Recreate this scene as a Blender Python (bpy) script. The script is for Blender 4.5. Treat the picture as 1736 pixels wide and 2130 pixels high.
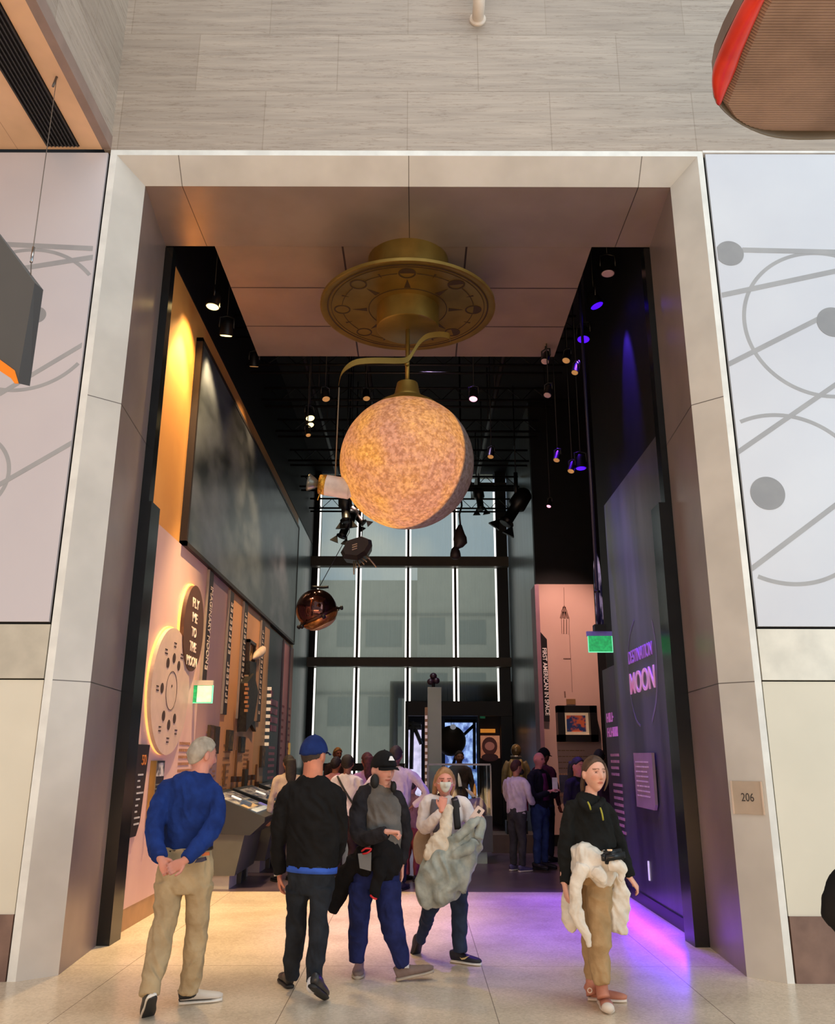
import bpy, bmesh, math, random
from mathutils import Vector, Matrix, noise
from math import sin, cos, pi, radians
random.seed(7)
sc = bpy.context.scene
for o in list(bpy.data.objects): bpy.data.objects.remove(o)
COL = sc.collection

# ---------------------------------------------------------------- camera
FPX, PITCH, ROLL, EYE = 1743.0, radians(16.33), radians(.136), Vector((0, 0, 1.6))
FW = Vector((0, cos(PITCH), sin(PITCH)))
_r = Vector((1, 0, 0)); _u = _r.cross(FW)
RI = cos(ROLL)*_r + sin(ROLL)*_u
UP = -sin(ROLL)*_r + cos(ROLL)*_u
cd = bpy.data.cameras.new('camera'); cam = bpy.data.objects.new('camera', cd); COL.objects.link(cam)
m = Matrix.Identity(4)
for i in range(3): m[i][0], m[i][1], m[i][2], m[i][3] = RI[i], UP[i], -FW[i], EYE[i]
cam.matrix_world = m
cd.sensor_fit = 'HORIZONTAL'; cd.sensor_width = 36; cd.lens = FPX/1736*36
cd.clip_end = 300
sc.camera = cam

# ---------------------------------------------------------------- view
vs = sc.view_settings
vs.view_transform = 'Standard'; vs.look = 'None'; vs.gamma = 1; vs.exposure = 0.42
vs.use_curve_mapping = False

# ---------------------------------------------------------------- world
W = bpy.data.worlds.new('world'); sc.world = W; W.use_nodes = True
wn = W.node_tree; wn.nodes.clear()
wo = wn.nodes.new('ShaderNodeOutputWorld'); wb = wn.nodes.new('ShaderNodeBackground')
wt = wn.nodes.new('ShaderNodeTexCoord'); wz = wn.nodes.new('ShaderNodeTexNoise'); wr = wn.nodes.new('ShaderNodeValToRGB')
wz.inputs['Scale'].default_value = 7; wz.inputs['Detail'].default_value = 5
wr.color_ramp.elements[0].position = .42; wr.color_ramp.elements[0].color = (.48, .64, .84, 1)
wr.color_ramp.elements[1].position = .64; wr.color_ramp.elements[1].color = (.92, .93, .90, 1)
wn.links.new(wt.outputs['Generated'], wz.inputs['Vector']); wn.links.new(wz.outputs['Fac'], wr.inputs['Fac'])
wn.links.new(wr.outputs['Color'], wb.inputs['Color']); wn.links.new(wb.outputs[0], wo.inputs[0])
wb.inputs['Strength'].default_value = .56

def light(name, kind, loc, target, energy, color=(1, 1, 1), size=1, size_y=None, spot=60, blend=.6):
    l = bpy.data.lights.new(name, kind); l.energy = energy; l.color = color
    if kind == 'AREA':
        l.shape = 'RECTANGLE' if size_y else 'SQUARE'; l.size = size
        if size_y: l.size_y = size_y
    else:
        l.shadow_soft_size = size
    if kind == 'SPOT': l.spot_size = radians(spot); l.spot_blend = blend
    o = bpy.data.objects.new(name, l); COL.objects.link(o); o.location = loc
    o.rotation_euler = (Vector(target)-Vector(loc)).to_track_quat('-Z', 'Y').to_euler()
    return o
# atrium: skylight overhead, tall window wall to the right behind the viewer, warm hall to the left
light('atrium_skylight', 'AREA', (.5, 1.5, 15.5), (0, 3, 0), 560, (1, .97, .93), 12, 9)
light('atrium_window', 'AREA', (12, -3, 6), (-2, 7, 4), 520, (.72, .92, 1), 9, 9)
light('atrium_hall', 'AREA', (-9, -3, 3.6), (2.5, 7, 3.2), 75, (1, .70, .46), 6, 5)
light('added_warm_uplight', 'AREA', (0, -1.2, .12), (0, 6.0, 9.5), 430, (1, .58, .28), 7, 1.4)  # unseen uplight added to warm the portal head

# ---------------------------------------------------------------- pixel to place helpers
def ray(u, v): return RI*(u-868)/FPX + UP*(1065-v)/FPX + FW
def at(u, v, Y): d = ray(u, v); return EYE + d*(Y/d.y)
def atX(u, v, X): d = ray(u, v); return EYE + d*(X/d.x)
def atZ(u, v, Z): d = ray(u, v); return EYE + d*((Z-1.6)/d.z)
def mpp(Y, v=1600):                    # metres per photo pixel at depth Y
    return (at(868, v, Y)-EYE).dot(FW)/FPX

# ---------------------------------------------------------------- materials
def lin(c):
    r = [x/255 for x in c]
    return tuple([(x/12.92 if x <= .04045 else ((x+.055)/1.055)**2.4) for x in r]+[1])
MATS = {}
def M(name, c, rough=.6, metal=0, c2=None, scale=5, detail=4, stretch=None, bump=0, bscale=None, emit=0, lo=.35, hi=.65, coat=0, spec=None, alpha=None):
    if name in MATS: return MATS[name]
    mt = bpy.data.materials.new(name); mt.use_nodes = True; nt = mt.node_tree; N = nt.nodes; Lk = nt.links
    b = N['Principled BSDF']; b.inputs['Roughness'].default_value = rough; b.inputs['Metallic'].default_value = metal
    b.inputs['Coat Weight'].default_value = coat
    if spec is not None: b.inputs['Specular IOR Level'].default_value = spec
    tc = N.new('ShaderNodeTexCoord'); mp = N.new('ShaderNodeMapping'); Lk.new(tc.outputs['Object'], mp.inputs[0])
    if stretch: mp.inputs['Scale'].default_value = stretch
    nz = N.new('ShaderNodeTexNoise'); nz.inputs['Scale'].default_value = scale; nz.inputs['Detail'].default_value = detail
    Lk.new(mp.outputs[0], nz.inputs['Vector'])
    if c2 is None: c2 = tuple(max(0, x*.93) for x in c)
    rp = N.new('ShaderNodeValToRGB'); e = rp.color_ramp.elements
    e[0].position = lo; e[1].position = hi; e[0].color = lin(c2); e[1].color = lin(c)
    Lk.new(nz.outputs['Fac'], rp.inputs[0]); Lk.new(rp.outputs[0], b.inputs['Base Color'])
    if emit:
        Lk.new(rp.outputs[0], b.inputs['Emission Color']); b.inputs['Emission Strength'].default_value = emit
    if bump:
        bn = N.new('ShaderNodeBump'); bn.inputs['Strength'].default_value = bump; bn.inputs['Distance'].default_value = .02
        n2 = N.new('ShaderNodeTexNoise'); n2.inputs['Scale'].default_value = bscale or scale; n2.inputs['Detail'].default_value = 3
        Lk.new(mp.outputs[0], n2.inputs['Vector']); Lk.new(n2.outputs['Fac'], bn.inputs['Height']); Lk.new(bn.outputs[0], b.inputs['Normal'])
    if alpha is not None: b.inputs['Alpha'].default_value = alpha
    MATS[name] = mt
    return mt
def cloth(name, c, c2=None, rough=.9): return M(name, c, rough, 0, c2 or tuple(x*.82 for x in c), 9, 3, None, .5, 14, spec=.2)

# ---------------------------------------------------------------- mesh helpers
def mesh_obj(name, bm, mat, parent=None, smooth=False):
    bmesh.ops.recalc_face_normals(bm, faces=bm.faces)
    me = bpy.data.meshes.new(name); bm.to_mesh(me); bm.free()
    return link_mesh(name, me, mat, parent, smooth)
def link_mesh(name, me, mat, parent=None, smooth=False):
    if smooth:
        for p in me.polygons: p.use_smooth = True
    if mat and not me.materials:
        for k in (mat if isinstance(mat, (list, tuple)) else [mat]): me.materials.append(k)
    o = bpy.data.objects.new(name, me); COL.objects.link(o)
    if parent:
        o.parent = parent; o.matrix_parent_inverse = Matrix.Translation(-parent.location)
        if parent.rotation_euler.z: o.matrix_parent_inverse = parent.matrix_basis.inverted()
    return o
def box(bm, x0, x1, y0, y1, z0, z1):
    vs_ = [bm.verts.new((x, y, z)) for x in (x0, x1) for y in (y0, y1) for z in (z0, z1)]
    for f in ((0, 1, 3, 2), (4, 6, 7, 5), (0, 4, 5, 1), (2, 3, 7, 6), (0, 2, 6, 4), (1, 5, 7, 3)):
        bm.faces.new([vs_[i] for i in f])
def BOX(name, x0, x1, y0, y1, z0, z1, mat, parent=None, bev=0):
    bm = bmesh.new(); box(bm, x0, x1, y0, y1, z0, z1)
    if bev: bmesh.ops.bevel(bm, geom=bm.edges[:], offset=bev, segments=2, affect='EDGES')
    return mesh_obj(name, bm, mat, parent)
def prism(bm, pts, ext):               # closed outline pushed along ext
    a = [bm.verts.new(p) for p in pts]; b = [bm.verts.new(Vector(p)+Vector(ext)) for p in pts]
    n = len(pts); bm.faces.new(a); bm.faces.new(b[::-1])
    for i in range(n): bm.faces.new((a[i], a[(i+1) % n], b[(i+1) % n], b[i]))
def PRISM(name, pts, ext, mat, parent=None):
    bm = bmesh.new(); prism(bm, pts, ext); return mesh_obj(name, bm, mat, parent)
def cr(pts, k):                        # Catmull-Rom through lists of floats
    if k <= 1 or len(pts) < 3: return [list(p) for p in pts]
    out = []
    for i in range(len(pts)-1):
        p0 = pts[max(i-1, 0)]; p1 = pts[i]; p2 = pts[i+1]; p3 = pts[min(i+2, len(pts)-1)]
        for j in range(k):
            t = j/k
            out.append([.5*((2*b)+(-a+c)*t+(2*a-5*b+4*c-d)*t*t+(-a+3*b-3*c+d)*t**3) for a, b, c, d in zip(p0, p1, p2, p3)])
    out.append(list(pts[-1])); return out
def loft(bm, P, seg=16, ax=None, k=3, cap=True):
    # P: (x,y,z,rw,rd): rd along ax (depth axis), rw across
    ax = Vector(ax or (0, 1, 0)); Q = cr(P, k); rings = []
    C = [Vector(q[:3]) for q in Q]
    for i, q in enumerate(Q):
        t = (C[min(i+1, len(C)-1)]-C[max(i-1, 0)])
        if t.length < 1e-6: t = Vector((0, 0, 1))
        t.normalize(); w = t.cross(ax)
        if w.length < .15:
            w = t.cross(Vector((0, .3, 1)))
        w.normalize(); d = w.cross(t).normalized()
        rw = max(q[3], .001); rd = max(q[4], .001)
        rings.append([bm.verts.new(C[i]+w*rw*cos(a)+d*rd*sin(a)) for a in [2*pi*s/seg for s in range(seg)]])
    for A, B in zip(rings, rings[1:]):
        for s in range(seg): bm.faces.new((A[s], A[(s+1) % seg], B[(s+1) % seg], B[s]))
    if cap: bm.faces.new(rings[0][::-1]); bm.faces.new(rings[-1])
    return rings
def tube(bm, pts, r, seg=8, k=1): loft(bm, [(*p, r, r) for p in pts], seg, (.01, 1, .02), k)
def TUBE(name, pts, r, mat, parent=None, seg=8, k=1):
    bm = bmesh.new(); tube(bm, pts, r, seg, k); return mesh_obj(name, bm, mat, parent, True)
def lathe(bm, prof, c, seg=40, axis='Z'):
    rings = []
    for r, h in prof:
        rr = []
        for s in range(seg):
            a = 2*pi*s/seg
            p = {'Z': (r*cos(a), r*sin(a), h), 'X': (h, r*cos(a), r*sin(a)), 'Y': (r*cos(a), h, r*sin(a))}[axis]
            rr.append(bm.verts.new(Vector(c)+Vector(p)))
        rings.append(rr)
    for A, B in zip(rings, rings[1:]):
        for s in range(seg): bm.faces.new((A[s], A[(s+1) % seg], B[(s+1) % seg], B[s]))
    bm.faces.new(rings[0][::-1]); bm.faces.new(rings[-1])
def LATHE(name, prof, c, mat, parent=None, seg=40, axis='Z', smooth=True):
    bm = bmesh.new(); lathe(bm, prof, c, seg, axis); o = mesh_obj(name, bm, mat, parent, smooth)
    if smooth:
        try: o.data.set_sharp_from_angle(angle=radians(35))
        except Exception: pass
    return o
def sphere(bm, c, r, sx=1, sy=1, sz=1, u=20, v=14, mat3=None):
    mx = Matrix.Translation(c) @ (mat3.to_4x4() if mat3 else Matrix.Identity(4)) @ Matrix.Diagonal((sx, sy, sz, 1))
    bmesh.ops.create_uvsphere(bm, u_segments=u, v_segments=v, radius=r, matrix=mx)
def tag(o, label=None, cat=None, group=None, kind=None):
    if label: o['label'] = label
    if cat: o['category'] = cat
    if group: o['group'] = group
    if kind: o['kind'] = kind
    return o
def empty(name, loc, label=None, cat=None, group=None):
    o = bpy.data.objects.new(name, None); o.empty_display_size = .1; COL.objects.link(o); o.location = loc
    return tag(o, label, cat, group)
def struct(o, label=None): o['kind'] = 'structure'; return tag(o, label) if label else o
def copy_tree(o, parent=None, delta=None):
    c = o.copy(); COL.objects.link(c)
    if parent: c.parent = parent
    for ch in o.children: copy_tree(ch, c)
    return c
def text_mesh(name, s, origin, right, up, h, width, mat, parent=None, depth=.006, bold=0.0):
    cu = bpy.data.curves.new('t', 'FONT'); cu.body = s; cu.size = 1; cu.offset = bold; cu.extrude = .001
    to = bpy.data.objects.new('t', cu); COL.objects.link(to); dg = bpy.context.evaluated_depsgraph_get()
    me = bpy.data.meshes.new_from_object(to.evaluated_get(dg)); bpy.data.objects.remove(to); bpy.data.curves.remove(cu)
    xs = [v.co.x for v in me.vertices]; ys = [v.co.y for v in me.vertices]
    x0, x1, y0, y1 = min(xs), max(xs), min(ys), max(ys)
    R_, U_ = Vector(right).normalized(), Vector(up).normalized(); Nn = R_.cross(U_); O_ = Vector(origin)
    for v in me.vertices:
        v.co = O_+R_*((v.co.x-x0)/(x1-x0)*width)+U_*((v.co.y-y0)/(y1-y0)*h)+Nn*(depth*(.5+(v.co.z*500)))
    return link_mesh(name, me, mat, parent)
def lines(bm, origin, right, up, n, width, pitch, th=.35, jit=.25, gap=0, depth=.004):
    # rows of unreadable small print
    R_, U_ = Vector(right).normalized(), Vector(up).normalized(); Nn = R_.cross(U_); O_ = Vector(origin)
    for i in range(n):
        w = width*(1-random.random()*jit); x = 0
        while x < w:
            l = min(random.uniform(.05, .16)*width, w-x)
            p = O_+R_*x-U_*i*pitch
            prism(bm, [p, p+R_*l, p+R_*l+U_*pitch*th, p+U_*pitch*th], Nn*depth)
            x += l+.02*width
def ring_shape(bm, c, R_, U_, r, w, a0=0, a1=2*pi, seg=64, depth=.004):
    Nn = R_.cross(U_)
    n = max(4, int(seg*(a1-a0)/(2*pi)))
    for i in range(n):
        A = a0+(a1-a0)*i/n; B = a0+(a1-a0)*(i+1)/n
        p = [c+(R_*cos(x)+U_*sin(x))*q for x, q in ((A, r-w/2), (B, r-w/2), (B, r+w/2), (A, r+w/2))]
        prism(bm, p, Nn*depth)

# ================================================================ THE SETTING
def line_mat(name, c, lines_, rough=.5, metal=0, c2=None, lc=(60, 55, 50), w=.004, spec=.5, noise_s=2.0):
    mt = M(name, c, rough, metal, c2, noise_s, 3, None, 0, spec=spec)
    nt = mt.node_tree; N = nt.nodes; Lk = nt.links; b = N['Principled BSDF']
    src = b.inputs['Base Color'].links[0].from_socket
    tc = N.new('ShaderNodeTexCoord'); sx = N.new('ShaderNodeSeparateXYZ'); Lk.new(tc.outputs['Object'], sx.inputs[0])
    acc = None
    if not lines_: return mt
    for ax, val in lines_:
        a = N.new('ShaderNodeMath'); a.operation = 'SUBTRACT'; Lk.new(sx.outputs[ax], a.inputs[0]); a.inputs[1].default_value = val
        q = N.new('ShaderNodeMath'); q.operation = 'ABSOLUTE'; Lk.new(a.outputs[0], q.inputs[0])
        l = N.new('ShaderNodeMath'); l.operation = 'LESS_THAN'; Lk.new(q.outputs[0], l.inputs[0]); l.inputs[1].default_value = w
        if acc:
            s = N.new('ShaderNodeMath'); s.operation = 'MAXIMUM'; Lk.new(acc, s.inputs[0]); Lk.new(l.outputs[0], s.inputs[1]); acc = s.outputs[0]
        else: acc = l.outputs[0]
    mx = N.new('ShaderNodeMix'); mx.data_type = 'RGBA'; Lk.new(acc, mx.inputs[0]); Lk.new(src, mx.inputs[6]); mx.inputs[7].default_value = lin(lc)
    Lk.new(mx.outputs[2], b.inputs['Base Color'])
    return mt
YF = 6.93; ZP = 7.08
# ---- stone
def stone():
    mt = M('stone', (184, 171, 156), .55, 0, (162, 150, 137), 3.8, 9, (.35, .35, 5), .12, 9, lo=.3, hi=.72)
    nt = mt.node_tree; N = nt.nodes; Lk = nt.links; b = N['Principled BSDF']; src = b.inputs['Base Color'].links[0].from_socket
    tc = N.new('ShaderNodeTexCoord'); sx = N.new('ShaderNodeSeparateXYZ'); Lk.new(tc.outputs['Object'], sx.inputs[0])
    ad = N.new('ShaderNodeMath'); ad.operation = 'ADD'; Lk.new(sx.outputs[0], ad.inputs[0]); Lk.new(sx.outputs[1], ad.inputs[1])
    cb = N.new('ShaderNodeCombineXYZ'); Lk.new(ad.outputs[0], cb.inputs[0]); Lk.new(sx.outputs[2], cb.inputs[1])
    mp = N.new('ShaderNodeMapping'); mp.vector_type = 'POINT'; mp.inputs['Location'].default_value = (.11-6.93+.715, -7.345, 0); Lk.new(cb.outputs[0], mp.inputs[0])
    br = N.new('ShaderNodeTexBrick'); br.inputs['Scale'].default_value = 1; br.inputs['Brick Width'].default_value = 1.43; br.inputs['Row Height'].default_value = .715
    br.inputs['Mortar Size'].default_value = .0045; br.inputs['Color1'].default_value = (1, 1, 1, 1); br.inputs['Color2'].default_value = (.84, .83, .82, 1); br.inputs['Mortar'].default_value = (.74, .72, .68, 1)
    br.inputs['Bias'].default_value = .0
    Lk.new(mp.outputs[0], br.inputs['Vector'])
    # thin dark veins
    wv = N.new('ShaderNodeTexNoise'); wv.inputs['Scale'].default_value = 2.2; wv.inputs['Detail'].default_value = 6; wv.inputs['Roughness'].default_value = .62
    m2 = N.new('ShaderNodeMapping'); m2.inputs['Scale'].default_value = (.5, .5, 11); Lk.new(tc.outputs['Object'], m2.inputs[0]); Lk.new(m2.outputs[0], wv.inputs['Vector'])
    vr = N.new('ShaderNodeValToRGB'); vr.color_ramp.elements[0].position = .485; vr.color_ramp.elements[0].color = (1, 1, 1, 1)
    vr.color_ramp.elements[1].position = .515; vr.color_ramp.elements[1].color = (1, 1, 1, 1)
    e = vr.color_ramp.elements.new(.5); e.color = (.66, .61, .56, 1)
    Lk.new(wv.outputs['Fac'], vr.inputs[0])
    m3 = N.new('ShaderNodeMix'); m3.data_type = 'RGBA'; m3.blend_type = 'MULTIPLY'; m3.inputs[0].default_value = 1
    Lk.new(src, m3.inputs[6]); Lk.new(br.outputs[0], m3.inputs[7])
    m4 = N.new('ShaderNodeMix'); m4.data_type = 'RGBA'; m4.blend_type = 'MULTIPLY'; m4.inputs[0].default_value = 1
    Lk.new(m3.outputs[2], m4.inputs[6]); Lk.new(vr.outputs[0], m4.inputs[7]); Lk.new(m4.outputs[2], b.inputs['Base Color'])
    return mt
STONE = stone()
struct(BOX('wall_front', -3.1, 9, YF, YF+.35, 7.345, 14, STONE), 'grey veined stone wall above the portal')
struct(BOX('wall_left', -3.5, -3.04, -4, YF, 7.47, 14, STONE), 'grey stone side wall above the peach soffit')
soff = struct(BOX('ceiling', -9, -3.115, -4, YF, 7.35, 7.5, line_mat('soffit', (232, 190, 150), [(0, -3.95)], .7, spec=.2, lc=(190, 150, 120))), 'soffit coloured peach for warm light at the upper left')  # warm light on a white soffit, put into this peach colour
struct(BOX('trim_4', -3.115, -3.03, -4, YF, 7.35, 7.5, M('soffit_edge', (150, 128, 116), .6)), 'brown edge strip of the soffit')
BLK = M('black_metal', (14, 14, 15), .45, 0, (9, 9, 10), spec=.3)
vent = empty('ceiling_vent', (-3.48, 2, 7.34), 'long black slotted air vent in the peach soffit', 'vent')
bm = bmesh.new()
box(bm, -3.645, -3.32, -4, 6.88, 7.342, 7.349); mesh_obj('backing', bm, BLK, vent)
for i in range(9):
    bm = bmesh.new(); x = -3.63+i*.0365; box(bm, x, x+.012, -3.98, 6.87, 7.325, 7.3418); mesh_obj('slat', bm, M('vent_slat', (44, 40, 38), .4), vent)

# ---- portal
JL = [(0, 2.2), (0, -99)]
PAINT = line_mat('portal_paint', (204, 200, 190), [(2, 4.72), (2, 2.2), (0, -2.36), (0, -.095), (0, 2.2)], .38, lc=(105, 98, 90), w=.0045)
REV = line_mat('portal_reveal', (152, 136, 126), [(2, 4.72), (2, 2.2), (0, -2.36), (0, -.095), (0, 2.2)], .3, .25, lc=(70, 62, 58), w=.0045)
prof = [(-3.03, 2.80, 7.345, 6.93), (-2.965, 2.745, 7.285, 6.93), (-2.73, 2.52, 7.08, 7.13), (-2.82, 2.585, 7.08, 8.155), (-3.03, 2.80, 7.345, 8.155)]
def portal(name, side, label):
    bm = bmesh.new(); A = []; B = []
    for xl, xr, z, y in prof:
        if side == 'L': A.append(bm.verts.new((xl, y, 0))); B.append(bm.verts.new((xl, y, z)))
        if side == 'R': A.append(bm.verts.new((xr, y, 0))); B.append(bm.verts.new((xr, y, z)))
        if side == 'T': A.append(bm.verts.new((xl, y, z))); B.append(bm.verts.new((xr, y, z)))
    n = len(A); fs = []
    for i in range(n): fs.append(bm.faces.new((A[i], A[(i+1) % n], B[(i+1) % n], B[i])))
    bm.faces.new(A); bm.faces.new(B[::-1])
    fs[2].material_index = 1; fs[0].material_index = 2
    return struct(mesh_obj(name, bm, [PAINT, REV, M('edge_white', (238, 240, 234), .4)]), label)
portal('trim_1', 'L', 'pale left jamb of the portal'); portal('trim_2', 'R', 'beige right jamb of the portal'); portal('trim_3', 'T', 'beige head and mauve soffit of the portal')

# ---- facade sides
CREAM = M('cream_wall', (226, 222, 204), .5, 0, (218, 214, 196), 1.2)
BAND = line_mat('cream_band', (214, 212, 196), [], .25)
MARB = M('brown_marble', (140, 112, 98), .25, 0, (112, 88, 78), 5, 8, None, 0, lo=.3, hi=.7)
GAP = M('shadow_gap', (22, 22, 22), .8)
def facade(side):
    if side == 'left': x0, x1, zb = -9, -3.055, 2.675; b0, b1 = -9, -3.04
    else: x0, x1, zb = 2.825, 9, 2.65; b0, b1 = 2.812, 9
    struct(BOX('wall_'+side, b0, b1, YF+.01, YF+.3, .455, 2.2, CREAM), 'cream wall below the %s backlit panel' % side)
    struct(BOX('trim_%d' % (5 if side == 'left' else 6), b0, b1, YF, YF+.3, 2.212, zb-.022, M('band_'+side, (198, 193, 176) if side == 'left' else (232, 230, 216), .25)), 'plain metal band between the cream wall and the %s panel' % side)
    struct(BOX('wall_'+side, b0-.0, b1, YF+.06, YF+.3, 2.2, 7.345, GAP), 'dark recess behind the %s panel' % side)
    struct(BOX('baseboard_'+side, b0, b1, YF-.005, YF+.3, 0, .455, MARB), 'brown marble base of the %s wall' % side)
    return x0, x1, zb
RX, UZ = Vector((1, 0, 0)), Vector((0, 0, 1))
PRINT = M('print_grey', (168, 170, 172), .5, 0, (160, 162, 165))
PRINT2 = M('print_grey_dark', (150, 152, 154), .5, 0, (142, 144, 147))
def art(side, circles, lns, dots, x0, x1, zb, lab):
    root = empty('wall_graphic', ((x0+x1)/2, YF, zb), lab, 'wall graphic')
    BOX('panel', x0, x1, YF-.002, YF+.03, zb, 7.31, M('panel_glass_'+side, (210, 206, 209) if side == 'left' else (216, 221, 228), .28, 0, (202, 198, 203) if side == 'left' else (206, 211, 220), .7), root)
    ins = lambda p: x0+.01 < p.x < x1-.01
    for cu, cv, ru, w in circles:
        c = at(cu, cv, YF-.002); r = (at(cu+ru, cv, YF)-at(cu, cv, YF)).length; bm = bmesh.new(); n = 120
        for i in range(n):
            A = 2*pi*i/n; B = 2*pi*(i+1)/n
            p = [c+(RX*cos(x)+UZ*sin(x))*q for x, q in ((A, r-w/2), (B, r-w/2), (B, r+w/2), (A, r+w/2))]
            if all(ins(q) for q in p): prism(bm, p, Vector((0, -.0015, 0)))
        mesh_obj('printed_circle', bm, PRINT, root)
    for (a, b_) in lns:
        A = at(*a, YF-.002); B = at(*b_, YF-.002); n = UZ*.026; bm = bmesh.new()
        prism(bm, [A-n, B-n, B+n, A+n], Vector((0, -.0025, 0))); mesh_obj('printed_line', bm, PRINT, root)
    for cu, cv, ru in dots:
        c = at(cu, cv, YF-.002); r = (at(cu+ru, cv, YF)-at(cu, cv, YF)).length; bm = bmesh.new()
        prism(bm, [c+(RX*cos(a)+UZ*sin(a))*r for a in [2*pi*i/48 for i in range(48)] if ins(c+(RX*cos(a)+UZ*sin(a))*r)], Vector((0, -.003, 0)))
        mesh_obj('printed_dot', bm, PRINT2, root)
x0, x1, zb = facade('left')
art('left', [(48, 662, 163, .035), (-70, 985, 88, .035)], [((-60, 505), (193, 517)), ((-40, 572), (193, 535)), ((-60, 855), (170, 718)), ((-60, 1042), (148, 922))], [(78, 655, 18)], x0, x1, zb, 'pale panel with grey circles and lines left of the portal, behind the hanging dark sign')
x0, x1, zb = facade('right')
art('right', [(1714, 672, 166, .035), (1632, 1034, 184, .035)], [((1544, 520), (1850, 527)), ((1501, 614), (1850, 540)), ((1516, 757), (1700, 664)), ((1535, 940), (1850, 722)), ((1564, 1182), (1850, 965))], [(1517, 527, 29), (1732, 670, 34), (1596, 1026, 36)], x0, x1, zb, 'bluish white panel with grey circles and lines right of the portal')
struct(BOX('trim_7', 2.80, 9, YF-.01, YF+.1, 7.322, 7.345, M('white_trim', (240, 240, 236), .4)), 'thin white strip over the right panel')

# ---- floors
def terrazzo():
    mt = line_mat('terrazzo', (232, 214, 188), [(1, 7.45), (1, 4.65), (1, 10.25), (0, .52), (0, 2.0), (0, -.88), (0, -2.3)], .2, c2=(212, 194, 168), lc=(150, 134, 116), w=.003, noise_s=1.5)
    nt = mt.node_tree; N = nt.nodes; Lk = nt.links; b = N['Principled BSDF']; src = b.inputs['Base Color'].links[0].from_socket
    tc = N.new('ShaderNodeTexCoord'); vo = N.new('ShaderNodeTexVoronoi'); vo.inputs['Scale'].default_value = 60; Lk.new(tc.outputs['Object'], vo.inputs['Vector'])
    rp = N.new('ShaderNodeValToRGB'); rp.color_ramp.elements[0].color = (.62, .58, .55, 1); rp.color_ramp.elements[1].color = (1.12, 1.1, 1.08, 1)
    Lk.new(vo.outputs['Color'], rp.inputs[0])
    mx = N.new('ShaderNodeMix'); mx.data_type = 'RGBA'; mx.blend_type = 'MULTIPLY'; mx.inputs[0].default_value = .45
    Lk.new(src, mx.inputs[6]); Lk.new(rp.outputs[0], mx.inputs[7]); Lk.new(mx.outputs[2], b.inputs['Base Color'])
    nz = N.new('ShaderNodeTexNoise'); nz.inputs['Scale'].default_value = 1.2; Lk.new(tc.outputs['Object'], nz.inputs['Vector'])
    mr = N.new('ShaderNodeMapRange'); mr.inputs[3].default_value = .16; mr.inputs[4].default_value = .32; Lk.new(nz.outputs['Fac'], mr.inputs[0]); Lk.new(mr.outputs[0], b.inputs['Roughness'])
    return mt
struct(BOX('floor', -9, 9, -5, 11.3, -.1, 0, terrazzo()), 'polished beige terrazzo floor')
struct(BOX('floor', -3.2, 5.3, 11.3, 30, -.1, 0, M('dark_floor', (92, 76, 84), .28, 0, (78, 64, 74), 3)), 'dark polished gallery floor')

# ---- gallery shell
BW = M('black_wall', (20, 19, 21), .6, 0, (14, 14, 16), spec=.3)
OCH = M('ochre_wall', (222, 160, 84), .55, 0, (206, 142, 70), .9)
XL, XR = -2.83, 2.58
struct(BOX('wall_left', -3.2, XL, 8.155, 19.2, 0, 7.1, OCH), 'ochre lit left wall of the gallery')
struct(BOX('wall_left', -3.2, XL+.01, 8.155, 22.4, 7.1, 9.2, BW), 'black upper left wall of the gallery')
GLOSS = M('grey_metal_panel', (150, 164, 166), .28, .5, (112, 124, 128), 2.2, 4, (6, 6, .25), lo=.3, hi=.7)
struct(BOX('wall_left', -3.2, XL, 19.2, 22.4, 0, 7.1, GLOSS), 'grey glossy wall at the far left beside the window')
struct(BOX('wall_left', -3.2, -2.66, 22.0, 22.5, 0, 9.2, BW), 'black pier left of the far window')
struct(BOX('wall_right', XR+.06, 2.9, 8.155, 11.8, 0, 9.2, BW), 'black right wall of the gallery')
struct(BOX('wall_right', 2.9, 5.3, 11.5, 11.8, 0, 9.2, BW), 'black alcove wall'); struct(BOX('wall_right', 5.2, 5.4, 11.8, 17.2, 0, 9.2, BW), 'black alcove side wall')
struct(BOX('wall_right', 2.44, 5.4, 17.02, 17.2, 0, 9.2, BW), 'black wall behind the tall pink board')
struct(BOX('wall_right', 2.44, 2.7, 17.2, 22.4, 0, 9.2, GLOSS), 'grey glossy wall at the far right beside the window')
struct(BOX('wall_back', -3.2, 5.4, 8.0, 8.155, 7.4, 9.2, BW), 'black bulkhead over the portal')
struct(BOX('wall_right', 2.60, 5.4, 7.3, 8.155, 0, 9.2, BW), 'wall body behind the right jamb').hide_render = False
struct(BOX('wall_left', -4.5, -2.835, 7.3, 8.155, 0, 9.2, BW), 'wall body behind the left jamb')
struct(BOX('ceiling', -3.3, 5.5, 7.3, 22.6, 9.2, 9.4, M('black_ceiling', (10, 10, 11), .8)), 'black gallery ceiling')
struct(BOX('baseboard_left', XL, XL+.025, 8.45, 11.2, 0, .2, M('brass_kick', (176, 136, 96), .35, .6)), 'copper coloured skirting of the left wall')
struct(BOX('baseboard_right', XR-.02, XR, 8.45, 11.1, 0, .12, M('dark_kick', (40, 34, 44), .4)), 'dark skirting of the right wall')
CP = line_mat('ceiling_panel', (136, 118, 106), [(1, 9.025), (1, 9.975), (0, -.846), (0, .541)], .5, 0, lc=(52, 36, 34), w=.011)
cp = struct(BOX('ceiling', -2.275, 1.94, 8.155, 10.84, ZP+.006, ZP+.06, CP), 'mauve lowered ceiling panels around the moon lamp')
struct(BOX('ceiling', -2.26, 1.925, 8.16, 10.82, ZP+.06, 7.4, BW), 'black back of the lowered ceiling')
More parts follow.
